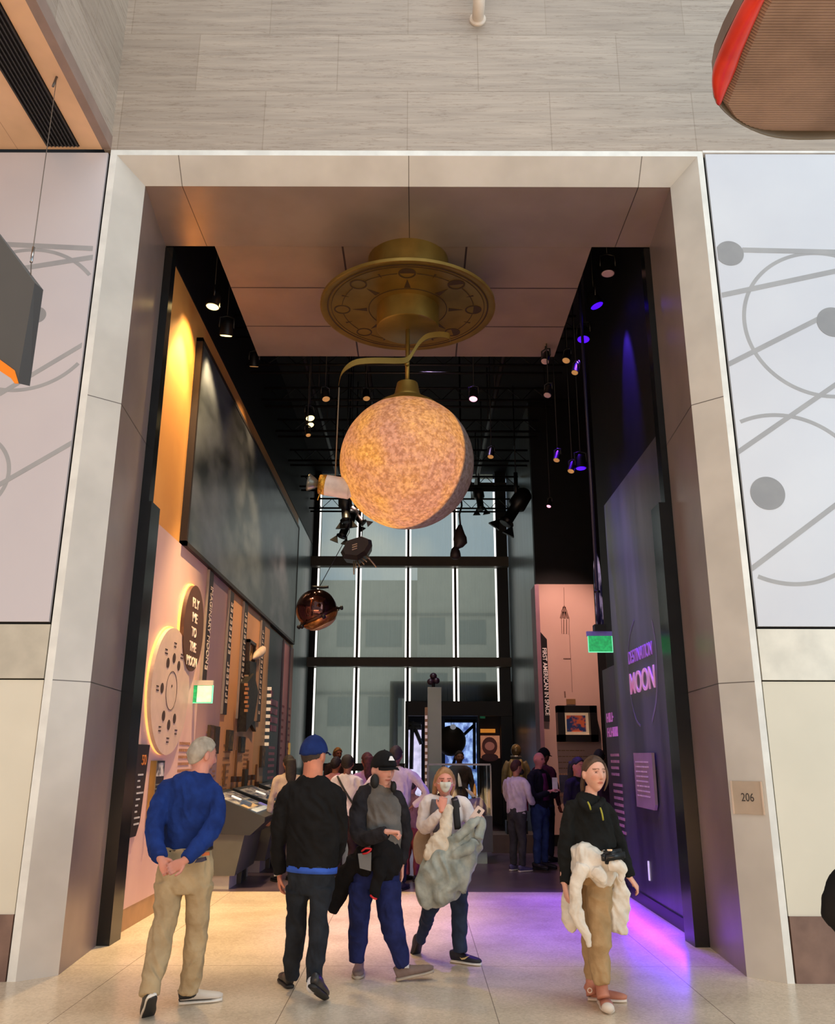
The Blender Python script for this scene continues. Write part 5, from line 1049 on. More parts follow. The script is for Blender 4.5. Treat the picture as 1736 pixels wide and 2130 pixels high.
def figure(lab, D, T, AL, AR, NK, H, LL, LR, hc, hf, hs, hands, skc, top, pants, hroll=0, vox=.0055, brow=.35, tn='sweater', pn='trousers', grp=None, sleeves=None, amp=.006, seed=1, lip=(.80, .50, .48), nobody=False):
    F = Fig(); F.D = D; R_ = rot(hf, hroll); c = at(hc[0], hc[1], D+hc[2]); F.c, F.R, F.s = c, R_, hs
    def inn_(A):
        n, s_ = T[-1], A[0]; r = s_[2]*.75
        return [(n[0]*.55+s_[0]*.45, .55*(n[1]+4)+.45*(s_[1]-.8*s_[2])+r, r, s_[3], s_[4]*.5)]+list(A)
    AL, AR = inn_(AL), inn_(AR)
    bm = bmesh.new(); chain(bm, D, T, .84); 
    for A in (AL, AR): chain(bm, D, A, .74)
    for L in (LL, LR): chain(bm, D, L, .70)
    chain(bm, D, H, .84); chain(bm, D, NK, 1); head(bm, c, R_, hs)
    for h in hands: hand(bm, *h)
    me = unify(bm, vox, 2); tone(me, c, R_, hs, brow, lipc=lip)
    F.o = link_mesh('person', me, skin_mat('%d_%d_%d' % skc, skc, 0, 0), None, True); tag(F.o, lab, 'person', grp)
    bm = bmesh.new(); chain(bm, D, T)
    if sleeves is None:
        for A in (AL, AR): chain(bm, D, A)
    F.top = link_mesh(tn, unify(bm, .008, 3, amp, 9, seed), top, F.o, True)
    if sleeves:
        for A in (AL, AR):
            bm = bmesh.new(); chain(bm, D, A, 1.03); link_mesh('sleeve', unify(bm, .008, 3, amp, 10, seed+2), sleeves, F.o, True)
    bm = bmesh.new(); chain(bm, D, H, .98)
    for L in (LL, LR): chain(bm, D, L)
    F.pants = link_mesh(pn, unify(bm, .008, 3, amp*1.1, 8, seed+5), pants, F.o, True)
    return F
BLKR = M('rubber_black', (24, 24, 24), .6); WSOLE = M('sole_white', (222, 218, 208), .6)
# ---- grey haired man
D = 6.2
F = figure('person with grey hair, blue sweater and khaki trousers, hands clasped behind', D,
 [(391, 1764, 50, .62, 0), (393, 1735, 52, .6, 0), (398, 1690, 57, .6, 0), (401, 1655, 58, .55, 0), (403, 1636, 55, .5, 0), (407, 1622, 42, .5, 0), (411, 1606, 25, .7, 0)],
 [(352, 1640, 20, 1, 0), (333, 1672, 20, 1, -.05), (323, 1715, 19, .95, -.1), (323, 1757, 18, .9, -.17), (334, 1784, 14, .9, -.28)],
 [(446, 1648, 18, 1, 0), (451, 1688, 17, 1, -.06), (443, 1720, 19, 1, -.12), (415, 1757, 17, 1, -.22), (386, 1788, 13, 1, -.3)],
 [(414, 1614, 18, 1, 0), (419, 1588, 18, 1, .02)],
 [(391, 1762, 49, .62, 0), (387, 1790, 56, .62, 0), (384, 1822, 60, .62, -.01), (383, 1850, 58, .6, 0)],
 [(352, 1838, 30, 1, -.02), (347, 1890, 26, 1, -.05), (338, 1935, 24, 1, -.08), (327, 1990, 24, 1, -.12), (315, 2040, 21, 1, -.19), (311, 2070, 19.5, 1, -.22)],
 [(414, 1838, 30, 1, 0), (412, 1885, 24, 1, .02), (409, 1937, 22, 1, .04), (403, 2000, 22, 1, .06), (395, 2045, 20, 1, .08), (392, 2066, 20.5, 1, .08)],
 (420, 1573, .03), (.72, .66, -.16), 1.04,
 [(at(334, 1786, D-.28), (.55, -.1, -.75), (.1, -1, .2), .98, .75, -1), (at(384, 1790, D-.31), (-.85, -.15, -.5), (0, -1, .1), .98, .75, -1)],
 (206, 142, 122), cloth('blue_knit', (26, 52, 118), (18, 38, 92)), cloth('khaki', (176, 156, 122), (158, 138, 106)), seed=2)
hair('hair', F.c, F.R, F.s, M('grey_hair', (176, 166, 150), .8, 0, (128, 118, 104), 12, 3, (1, 1, .5)), F.o, .012)
TUBEP = lambda nm, pts, r, m, par: TUBE(nm, pts, r, m, par, 8, 3)
bm = bmesh.new(); chain(bm, D, [(391, 1771, 51, .63, 0), (391, 1764, 50.5, .63, 0)], 1.02, 32, 1); bl = mesh_obj('belt', bm, M('belt_dark', (34, 24, 22), .5), F.o, True)
bm = bmesh.new(); prism(bm, [at(u, v, D-.185) for u, v in ((418, 1774), (434, 1772), (435, 1779), (420, 1781))], (0, .02, 0)); mesh_obj('belt_tab', bm, M('tab_orange', (206, 110, 60), .6), bl)
bm = bmesh.new(); prism(bm, [at(u, v, D-.19) for u, v in ((404, 1795), (410, 1786), (426, 1783), (428, 1790), (420, 1793))], (0, .03, 0)); mesh_obj('wallet', bm, M('wallet_navy', (26, 34, 70), .5), F.o)
SHB = M('shoe_black_leather', (30, 30, 32), .4); SHG = M('shoe_pale', (206, 200, 190), .6)
tz = atZ(303, 2119, 0); hz = at(317, 2074, 5.92)
sh_ = shoe('shoe', hz, tz+Vector((0, .05, .0)), SHB, WSOLE, F.o, .98, up=(0, -.45, 1), out=BLKR)
ha, ta = atZ(371, 2090, 0), atZ(446, 2083, 0)
sh_ = shoe('shoe', ha, ta, SHG, WSOLE, F.o, 1.02)
f_ = (ta-ha).normalized(); bm = bmesh.new(); loft(bm, [(*(ha+f_*t+Vector((0, 0, z))), w_, h_) for t, z, w_, h_ in ((-.004, .055, .028, .036), (.03, .062, .037, .046), (.09, .062, .038, .045), (.11, .05, .036, .03))], 16, (0, 0, 1), 2); mesh_obj('heel_cup', bm, SHB, sh_, True)
bm = bmesh.new(); loft(bm, [(*(ha+f_*t+Vector((0, 0, .0265))), w_, .004) for t, w_ in ((-.0, .032), (.12, .041), (.2, .048), (.27, .03))], 16, (0, 0, 1), 2); mesh_obj('dark_stripe', bm, BLKR, sh_, True)
# ---- man in black with blue cap
D = 6.55
F = figure('person in a blue cap, black sweater and dark jeans seen from behind', D,
 [(648, 1803, 52, .6, 0), (650, 1760, 54, .6, 0), (651, 1700, 58, .6, 0), (650, 1660, 58, .55, 0), (649, 1632, 44, .5, 0), (650, 1613, 25, .75, 0)],
 [(604, 1648, 20, 1, 0), (589, 1682, 18, 1, 0), (580, 1730, 17, 1, .02), (579, 1775, 15, 1, .05), (581, 1815, 13, 1, .08)],
 [(696, 1650, 19, 1, 0), (705, 1690, 17, 1, 0), (707, 1730, 15, 1, .04), (703, 1768, 13, 1, .14), (694, 1792, 11, 1, .26)],
 [(650, 1618, 21, 1, 0), (652, 1580, 20, 1, 0)],
 [(647, 1800, 50, .6, 0), (647, 1832, 50, .6, 0), (643, 1858, 46, .6, 0)],
 [(620, 1848, 26, 1, 0), (617, 1885, 21, 1, .03), (613, 1950, 20, 1, .08), (608, 2000, 18, 1, .12), (605, 2038, 14, 1, .14)],
 [(667, 1848, 26, 1, -.02), (664, 1885, 21, 1, -.04), (662, 1950, 19, 1, -.08), (655, 2000, 19, 1, -.12), (652, 2044, 16, 1, -.16)],
 (652, 1573, .02), (.5, .86, -.05), 1.06,
 [(at(581, 1818, D+.08), (.08, .05, -1), (1, .1, 0), 1.0, .45, 1), (at(694, 1794, D+.27), (-.2, .8, -.4), (0, -.4, -1), .95, .7, 1)],
 (204, 132, 104), cloth('black_knit', (24, 23, 23), (17, 16, 16)), cloth('dark_jeans', (38, 42, 48), (28, 31, 36)), seed=4)
hair('hair', F.c, F.R, F.s, M('short_dark_hair', (60, 46, 38), .8, 0, (44, 34, 28), 30), F.o, .005, lambda d: -.02+(.9 if d.y > 0 else .50)*d.y)
cap(F.c, F.R, F.s, cloth('navy_cap', (28, 48, 104), (20, 36, 84)), F.o)
bm = bmesh.new(); chain(bm, D, [(648, 1814, 52, .61, 0), (649, 1801, 52, .6, 0)], 1.02, 32, 1); mesh_obj('shirt_hem', bm, cloth('blue_tee', (60, 96, 190), (50, 82, 170)), F.o, True)
TUBE('wristband', [at(579, 1815, D+.08), at(580, 1820, D+.08)], .036, M('watch_silver', (200, 200, 196), .3, .7), F.o, 14)
h_ = atZ(603, 2057, 0); shoe('shoe', h_+Vector((.0, .0, 0)), h_+Vector((-.09, .24, 0)), SHB, BLKR, F.o, 1.0)
shoe('shoe', at(648, 2056, 6.2), atZ(672, 2086, 0)+Vector((.0, .06, 0)), SHB, BLKR, F.o, 1.04, up=(0, -.35, 1))
TUBE('sock', [at(651, 2042, 6.36), at(650, 2054, 6.3)], .042, M('sock_white', (230, 230, 232), .8), F.o, 12)
# ---- youth with black cap
D = 7.0
RAG = cloth('raglan_dark', (42, 40, 44), (30, 28, 32)); 
F = figure('person in a black cap and grey raglan shirt with neck headphones and navy trousers', D,
 [(788, 1782, 44, .62, 0), (794, 1740, 40, .62, 0), (794, 1700, 40, .6, 0), (790, 1668, 42, .58, 0), (790, 1648, 34, .5, 0), (795, 1634, 20, .75, 0)],
 [(762, 1650, 18, 1, 0), (748, 1685, 19, 1, -.03), (743, 1722, 17, 1, -.06), (757, 1744, 14.5, 1, -.15), (785, 1738, 13.5, 1, -.22), (804, 1731, 11.5, 1, -.26)],
 [(824, 1657, 13, 1, .02), (836, 1690, 13, 1, .06), (845, 1735, 12, 1, .08), (839, 1770, 11, 1, .06), (835, 1798, 9, 1, .04)],
 [(797, 1640, 16, 1, 0), (796, 1612, 16, 1, 0)],
 [(784, 1775, 46, .6, 0), (783, 1810, 48, .6, 0), (780, 1845, 49, .6, 0)],
 [(753, 1838, 26, 1, 0), (748, 1880, 23, 1, -.02), (746, 1930, 20, 1, 0), (743, 1975, 18, 1, .02), (742, 2000, 16, 1, .02)],
 [(806, 1838, 27, 1, 0), (810, 1890, 25, 1, -.04), (819, 1940, 22, 1, -.06), (833, 1985, 17, 1, -.05), (838, 2008, 15, 1, -.04)],
 (797, 1603, -.02), (.52, -.85, -.10), 1.07,
 [(at(806, 1730, D-.27), (1, -.12, -.05), (.05, -.2, -1), 1.0, 1.35, 1), (at(835, 1800, D+.04), (.02, 0, -1), (-1, -.2, 0), .95, .35, 1)],
 (226, 168, 150), cloth('raglan_grey', (108, 104, 100), (92, 89, 86)), cloth('navy_nylon', (34, 42, 92), (24, 30, 70)), sleeves=RAG, seed=7, tn='shirt')
hair('hair', F.c, F.R, F.s, M('brown_hair', (70, 48, 36), .8, 0, (48, 32, 24), 30), F.o, .006, lambda d: .0+(.85 if d.y > 0 else .5)*d.y)
cp_ = cap(F.c, F.R, F.s, cloth('black_cap', (24, 24, 26), (17, 17, 18)), F.o)
p = F.c+F.R @ (Vector((0, .112, .085))*F.s); r_, u_ = F.R @ Vector((1, 0, 0)), F.R @ Vector((0, -.35, .93)); bm = bmesh.new(); prism(bm, [p-r_*.026, p+r_*.026, p+r_*.008+u_*.034, p-r_*.008+u_*.034], F.R @ Vector((0, .006, 0))); mesh_obj('logo', bm, M('logo_white', (240, 240, 240), .6), cp_)
for q in (0, 1):
    bm = bmesh.new(); sphere(bm, at(779, 1625, D-.12) if q == 0 else at(818, 1637, D-.08), .042, .85 if q == 0 else .6, .9, 1.3 if q == 0 else 1.05, 18, 12); mesh_obj('ear_cushion', bm, M('cushion_black', (10, 10, 11), .7), F.o, True)
TUBEP('headphone_band', [at(774, 1628, D-.06), at(776, 1622, D+.08), at(797, 1620, D+.13), at(817, 1630, D+.06), at(820, 1640, D-.04)], .012, BLKR, F.o)
bm = bmesh.new(); chain(bm, D, [(789, 1786, 45, .63, 0), (790, 1772, 44, .63, 0)], 1.03, 30, 1); mesh_obj('hem_band', bm, RAG, F.o, True)
JK = cloth('black_shell', (22, 20, 22), (14, 13, 14))
jk = drape('tied_jacket', D, [(1773, 738, 790, -.06, .10), (1782, 733, 834, -.03, .15), (1792, 734, 834, -.03, .15), (1798, 738, 815, -.03, .13)], JK, F.o, .008, .009, 12, 5,
 [[(790, 1785, 14, .6, -.15), (788, 1812, 15, .6, -.17), (783, 1845, 13, .6, -.17), (778, 1868, 10, .6, -.16)], [(742, 1785, 16, .8, -.08), (722, 1815, 18, .6, -.02), (708, 1850, 18, .5, .04), (697, 1880, 14, .5, .06), (690, 1898, 8, .5, .06)]])
PRISM('grey_patch', [at(u, v, D-.205) for u, v in ((744, 1776), (772, 1773), (771, 1812), (748, 1806))], (0, .02, 0), M('patch_grey', (110, 108, 106), .8), F.o)
bm = bmesh.new(); tube(bm, [at(752, 1771, D-.20), at(760, 1765, D-.22), at(772, 1766, D-.21), at(764, 1774, D-.22), at(754, 1776, D-.20)], .007, 6, 3); tube(bm, [at(770, 1862, D-.24), at(776, 1868, D-.26), at(783, 1870, D-.24)], .007, 6, 2); mesh_obj('red_trim', bm, M('trim_red', (200, 30, 36), .6), F.o, True)
TAUPE = M('shoe_taupe', (122, 104, 98), .8, 0, (104, 88, 82), 12)
t_ = atZ(743, 2037, 0); shoe('shoe', t_+Vector((.0, .27, 0)), t_, TAUPE, M('sole_taupe', (170, 158, 142), .7), F.o, 1.0)
shoe('shoe', atZ(824, 2041, 0), atZ(894, 2036, .0)+Vector((0, -.03, .045)), TAUPE, M('sole_taupe', (170, 158, 142), .7), F.o, 1.02)
TUBE('sock', [at(838, 2004, D-.04), at(838, 2014, D-.05)], .045, MATS['sock_white'], F.o, 12)
# ---- masked woman
D = 7.5
WH = cloth('white_cotton', (228, 218, 212), (208, 198, 194))
F = figure('person with blond hair, face mask and white sleeves, hand at the mouth', D,
 [(930, 1790, 37, .6, 0), (930, 1740, 36, .6, 0), (930, 1700, 37, .6, 0), (926, 1674, 40, .5, 0), (925, 1662, 26, .6, 0), (925, 1655, 15, .8, 0)],
 [(891, 1668, 14, 1, 0), (881, 1700, 13.5, 1, -.05), (882, 1722, 13, 1, -.1), (899, 1709, 11.5, 1, -.2), (917, 1689, 8.5, 1, -.25)],
 [(961, 1670, 13, 1, 0), (975, 1694, 12.5, 1, -.03), (981, 1714, 12, 1, -.1), (992, 1716, 9, 1, -.2)],
 [(925, 1664, 11, 1, 0), (924, 1645, 11, 1, 0)],
 [(930, 1785, 36, .6, 0), (930, 1830, 41, .6, 0), (928, 1850, 41, .6, 0)],
 [(909, 1845, 23, 1, 0), (898, 1880, 17, 1, .04), (886, 1915, 14, 1, .12), (875, 1958, 9.5, 1, .22)],
 [(950, 1845, 22, 1, 0), (955, 1880, 17, 1, 0), (955, 1920, 15.5, 1, 0), (956, 1980, 13.5, 1, 0)],
 (924, 1628, -.02), (.08, -1, -.03), .98,
 [(at(919, 1684, D-.27), (.12, .1, 1), (.1, .9, 0), .92, 1.0, 1), (at(993, 1716, D-.22), (.35, -.3, .8), (-.5, -.8, 0), .9, 1.2, 1)],
 (222, 152, 132), WH, cloth('blue_jeans', (44, 56, 76), (32, 42, 60)), seed=9, tn='shirt')
hm_ = M('blond_hair', (176, 134, 92), .7, 0, (132, 94, 60), 22, 3, (1, 1, .3)); hh = hair('hair', F.c, F.R, F.s, hm_, F.o, .014, lambda d: -.25+(1.22 if d.y > 0 else .4)*d.y)
for q, du in ((-1, 0), (1, 0)):
    bm = bmesh.new(); chain(bm, D, [(924+q*15, 1612, 5, 1.4, .02), (924+q*18, 1630, 6, 1.3, .02), (924+q*(20 if q < 0 else 15), 1648, 5.5 if q < 0 else 4, 1, .03), (924+q*(22 if q < 0 else 14), 1662 if q < 0 else 1655, 2, 1, .04)], 1, 12); mesh_obj('lock', bm, hm_, hh, True)
bm = bmesh.new(); shell(bm, F.c, F.R, F.s, lambda d: -.012+.019*sstep(.72, .80, d.y)*sstep(.13, .05, d.z)*sstep(-.80, -.74, d.z), 60, 44, 1); mesh_obj('face_mask', bm, M('mask_white', (214, 214, 200), .8), F.o, True)
for q in (-1, 1): TUBE('mask_loop', [F.c+F.R @ (Vector((q*.055, .075, -.005))*F.s), F.c+F.R @ (Vector((q*.080, .0, .01))*F.s)], .0025, MATS['mask_white'], F.o, 5)
VST = cloth('vest_grey', (112, 104, 108), (92, 86, 90))
for l in ([(905, 1664, 8, .9, -.10), (903, 1690, 9, .8, -.12), (908, 1725, 9, .7, -.12), (912, 1755, 8, .7, -.10)], [(946, 1664, 7, .9, -.10), (952, 1680, 6, .8, -.12)]):
    bm = bmesh.new(); chain(bm, D, l, 1, 14); mesh_obj('vest_panel', bm, VST, F.o, True)
bm = bmesh.new(); loft(bm, [(*at(u, v, D-dy), .028, .008) for u, v, dy in ((944, 1660, .06), (947, 1670, .14), (949, 1695, .17), (952, 1725, .20))], 12, (0, 1, 0), 3); mesh_obj('bag_strap', bm, M('strap_black', (22, 20, 20), .7), F.o, True)
bm = bmesh.new(); chain(bm, D, [(925, 1668, 13, .8, .02), (918, 1662, 14, .7, .0), (914, 1655, 10, .8, .02)], 1, 14); mesh_obj('dark_collar', bm, M('collar_dark', (44, 34, 34), .8), F.o, True)
drape('cream_scarf', D, [(1676, 923, 941, -.24, .03), (1700, 918, 940, -.27, .035), (1730, 909, 940, -.30, .04), (1755, 893, 938, -.33, .045), (1772, 882, 924, -.34, .045), (1790, 876, 904, -.34, .035)], cloth('cream_fleece', (220, 206, 184), (196, 182, 162)), F.o, .008, .008, 12, 6)
tote = drape('tote_bag', D, [(1722, 872, 890, .02, .03), (1740, 862, 898, .02, .05), (1770, 860, 900, .02, .06), (1796, 866, 890, .02, .05)], cloth('tote_beige', (186, 160, 132), (164, 140, 114)), None, .006, .009, 8, 2); tote.name = 'tote_bag'; tag(tote, 'beige tote bag hanging at the hip of the masked blond person', 'bag')
ct = drape('coat', D, [(1722, 968, 998, -.26, .04), (1738, 950, 1004, -.26, .07), (1756, 938, 1002, -.26, .09), (1772, 914, 996, -.28, .10), (1786, 892, 989, -.29, .11), (1805, 878, 979, -.31, .12), (1830, 869, 974, -.31, .12), (1852, 864, 969, -.31, .11), (1866, 886, 962, -.32, .10), (1877, 905, 950, -.32, .05)], cloth('coat_sage', (168, 172, 162), (128, 136, 130)), None, .018, .010, 8, 11,
 [[(936, 1752, 8, 1, -.33), (960, 1735, 8, 1, -.36), (984, 1712, 8, 1, -.36), (998, 1706, 7, 1, -.3), (1001, 1722, 8, 1, -.3), (996, 1745, 10, 1, -.32)], [(896, 1794, 8, 1, -.36), (935, 1780, 8, 1, -.38), (968, 1768, 8, 1, -.40), (990, 1752, 8, 1, -.36)]])
tag(ct, 'bulky sage grey coat draped over the arm of the masked blond person', 'coat')
ph = empty('phone', at(995, 1690, D-.3), 'white phone held up by the masked blond person', 'phone'); A = at(986, 1702, D-.31); B = at(997, 1686, D-.33); R2 = Vector((1, -.2, .35)).normalized(); U2 = (B-A).normalized(); F2 = R2.cross(U2).normalized(); R2 = U2.cross(F2)
bm = bmesh.new(); obox(bm, (A+B)/2, R2, U2, F2, .07, .13, .01); bmesh.ops.bevel(bm, geom=bm.edges[:], offset=.004, segments=2, affect='EDGES'); mesh_obj('case', bm, M('phone_white', (228, 210, 204), .3), ph)
bm = bmesh.new(); obox(bm, (A+B)/2+F2*.0055+U2*.03, R2, U2, F2, .022, .03, .003); mesh_obj('camera_bump', bm, M('bump_dark', (60, 56, 60), .3), ph)
SNK = M('sneaker_black', (26, 26, 34), .6)
shoe('shoe', at(875, 1961, 7.76), atZ(868, 1988, 0)+Vector((0, .05, .01)), SNK, BLKR, F.o, .92, up=(0, -.5, 1))
ha, ta = atZ(938, 2001, 0), atZ(984, 2007, 0); s2_ = shoe('shoe', ha, ta, SNK, WSOLE, F.o, .95); 
f_ = (ta-ha).normalized(); q = ha+f_*.12+Vector((0, -.046, .05)); bm = bmesh.new(); prism(bm, [q+f_*a+Vector((0, -.004 if b_ < .0 else 0, b_)) for a, b_ in ((-.045, .002), (-.028, -.014), (.0, -.008), (.045, .022), (-.0, .004), (-.028, -.003))], (0, .012, 0)); mesh_obj('tick_mark', bm, M('tick_gold', (214, 190, 130), .4), s2_)
# ---- young woman in black hoodie
D = 6.3
F = figure('person in a black hoodie and khaki trousers, white jacket tied at the waist', D,
 [(1238, 1768, 44, .6, 0), (1231, 1730, 43, .6, 0), (1226, 1700, 42, .6, 0), (1224, 1678, 40, .55, 0), (1225, 1662, 29, .6, 0), (1227, 1652, 16, .85, 0)],
 [(1193, 1680, 17, 1, 0), (1184, 1712, 17, 1, 0), (1177, 1765, 15.5, 1, .0), (1174, 1810, 13, 1, -.02), (1174, 1838, 11.5, 1, -.05)],
 [(1256, 1682, 15, 1, .04), (1273, 1720, 16, 1, .06), (1289, 1765, 15, 1, .08), (1300, 1800, 13, 1, .07), (1309, 1824, 11, 1, .06)],
 [(1228, 1662, 12.5, 1, 0), (1230, 1636, 12.5, 1, 0)],
 [(1243, 1768, 44, .6, 0), (1241, 1805, 43, .6, 0), (1240, 1840, 35, .7, 0)],
 [(1226, 1835, 23, 1, .08), (1228, 1900, 20, 1, .1), (1227, 1960, 16, 1, .13), (1229, 2010, 14, 1, .15), (1232, 2040, 12, 1, .15)],
 [(1246, 1835, 25, 1, -.03), (1245, 1890, 25, 1, -.06), (1247, 1950, 22.5, 1, -.08), (1247, 2000, 21, 1, -.06), (1248, 2034, 19, 1, -.06), (1249, 2046, 15, 1, -.06)],
 (1236, 1611, -.02), (.30, -.94, .02), .99,
 [(at(1174, 1840, D-.06), (.12, -.1, -1), (1, .2, 0), .92, .4, -1), (at(1310, 1826, D+.06), (.6, .1, -.8), (-.5, .3, -.5), .92, .6, 1)],
 (232, 176, 152), cloth('black_hoodie', (26, 27, 26), (19, 20, 19)), cloth('khaki_cargo', (178, 148, 108), (158, 130, 92)), seed=12, tn='hoodie', amp=.007, lip=(.78, .46, .44), brow=.32)
bh = M('dark_blond_hair', (92, 66, 46), .65, 0, (58, 38, 26), 20, 3, (1, 1, .3)); hh = hair('hair', F.c, F.R, F.s, bh, F.o, .014, lambda d: -.10+(1.16 if d.y > 0 else .5)*d.y+.2*math.exp(-((d.y+.02)/.16)**2))
for pts in ([(1256, 1588, 2.5, 1, -.05), (1262, 1606, 2.8, 1, -.06), (1262, 1628, 2.4, 1, -.05), (1256, 1645, 1.2, 1, -.04)], [(1213, 1612, 4, 1, .03), (1211, 1632, 5, 1, .05), (1212, 1650, 4, 1, .06), (1216, 1662, 2, 1, .05)]):
    bm = bmesh.new(); chain(bm, D, pts, 1, 10); mesh_obj('lock', bm, bh, hh, True)
bm = bmesh.new(); sphere(bm, F.c+F.R @ (Vector((-.02, -.11, .06))*F.s), .042, 1, 1, .9); mesh_obj('hair_bun', bm, bh, hh, True)
bm = bmesh.new(); chain(bm, D, [(1205, 1662, 9, 1, .06), (1226, 1668, 24, .5, .10), (1249, 1668, 9, 1, .06)], 1, 14); chain(bm, D, [(1205, 1660, 8, 1, .0), (1214, 1674, 8, .8, -.10), (1228, 1684, 7, .7, -.14), (1244, 1677, 7, .8, -.1), (1253, 1664, 7, 1, .02)], 1, 12); link_mesh('hood', unify(bm, .008, 3, .004), MATS['black_hoodie'], F.o, True)
for u, v, l in ((1222, 1668, 16), (1248, 1680, 26)): TUBE('drawstring', [at(u, v, D-.175), at(u+4, v+l*.5, D-.19), at(u+6, v+l, D-.175)], .006, M('cord_olive', (170, 164, 50), .6), F.o, 6, 2)
bm = bmesh.new(); q0 = at(1275, 1781, D-.2); obox(bm, q0, Vector((.96, .25, .1)).normalized(), Vector((-.1, 0, 1)).normalized(), Vector((.25, -.96, 0)).normalized(), .17, .085, .07); bmesh.ops.bevel(bm, geom=bm.edges[:], offset=.022, segments=3, affect='EDGES'); wb2 = mesh_obj('belt_bag', bm, M('nylon_black', (16, 16, 18), .35), None, True); tag(wb2, 'small black belt bag in front of the hoodie over the white jacket', 'bag')
BOX('buckle', at(1262, 1768, D-.24).x, at(1272, 1768, D-.24).x, D-.252, D-.235, at(1262, 1770, D-.24).z, at(1262, 1766, D-.24).z, MATS['chrome'], wb2)
WJ = cloth('white_denim', (232, 222, 206), (210, 200, 184))
drape('tied_jacket', D, [(1756, 1184, 1212, -.03, .10), (1775, 1182, 1240, -.03, .15), (1795, 1181, 1262, -.03, .16), (1808, 1186, 1285, -.03, .16), (1818, 1196, 1262, -.02, .12)], WJ, F.o, .007, .0075, 10, 3,
 [[(1212, 1800, 15, .8, -.17), (1200, 1840, 14, .6, -.18), (1194, 1880, 14, .5, -.16), (1205, 1915, 13, .5, -.16), (1219, 1945, 8, .5, -.15), (1227, 1970, 4, .6, -.14)],
  [(1240, 1808, 14, .7, -.2), (1250, 1820, 12, .7, -.22), (1256, 1838, 6, .7, -.2)],
  [(1262, 1803, 12, .7, -.2), (1285, 1800, 14, .7, -.2), (1294, 1818, 9, .8, -.2), (1288, 1832, 6, .8, -.2)]])
drape('jacket_flap', D, [(1815, 1270, 1288, -.02, .03), (1840, 1272, 1300, .0, .03), (1860, 1268, 1309, .0, .035), (1900, 1264, 1308, .0, .035), (1925, 1268, 1306, .0, .03), (1942, 1300, 1307, .0, .015)], WJ, F.o, .008, .008, 12, 4)
drape('jacket_flap', D, [(1815, 1182, 1205, .0, .04), (1850, 1172, 1208, .03, .04), (1890, 1169, 1206, .05, .035), (1925, 1172, 1202, .05, .03), (1934, 1185, 1206, .05, .015)], WJ, F.o, .008, .008, 12, 5)
PKS = M('shoe_rose', (196, 132, 108), .75, 0, (170, 106, 84), 9); CRS = M('sole_cream', (226, 212, 196), .7)
h1 = atZ(1222, 2080, 0); t1 = atZ(1290, 2084, 0); s1_ = shoe('shoe', h1, t1, PKS, CRS, F.o, .93, .03)
bm = bmesh.new(); chain(bm, D, [(1231, 2036, 13, 1, .15), (1230, 2058, 12.5, 1, .15), (1232, 2070, 13, 1, .14)]); mesh_obj('ankle_shaft', bm, PKS, s1_, True)
h2 = atZ(1250, 2086, 0); t2 = atZ(1270, 2112, 0); s3_ = shoe('shoe', h2, t2, PKS, CRS, F.o, .93, .03)
bm = bmesh.new(); chain(bm, D, [(1250, 2044, 13.5, 1, -.03), (1252, 2062, 13, 1, -.04), (1255, 2076, 14, 1, -.06)]); mesh_obj('ankle_shaft', bm, PKS, s3_, True)
for s_, u, v, dy in ((s1_, 1226, 2060, .06), ): 
    bm = bmesh.new(); c_ = at(u, v, D+dy); ring_shape(bm, c_, RX, UZ, .014, .006, seg=16); mesh_obj('round_badge', bm, CRS, s_)
bm = bmesh.new(); sphere(bm, t2+Vector((-.01, .03, .035)), .042, 1, 1, .75, 14, 10); mesh_obj('toe_cap', bm, CRS, s3_, True)

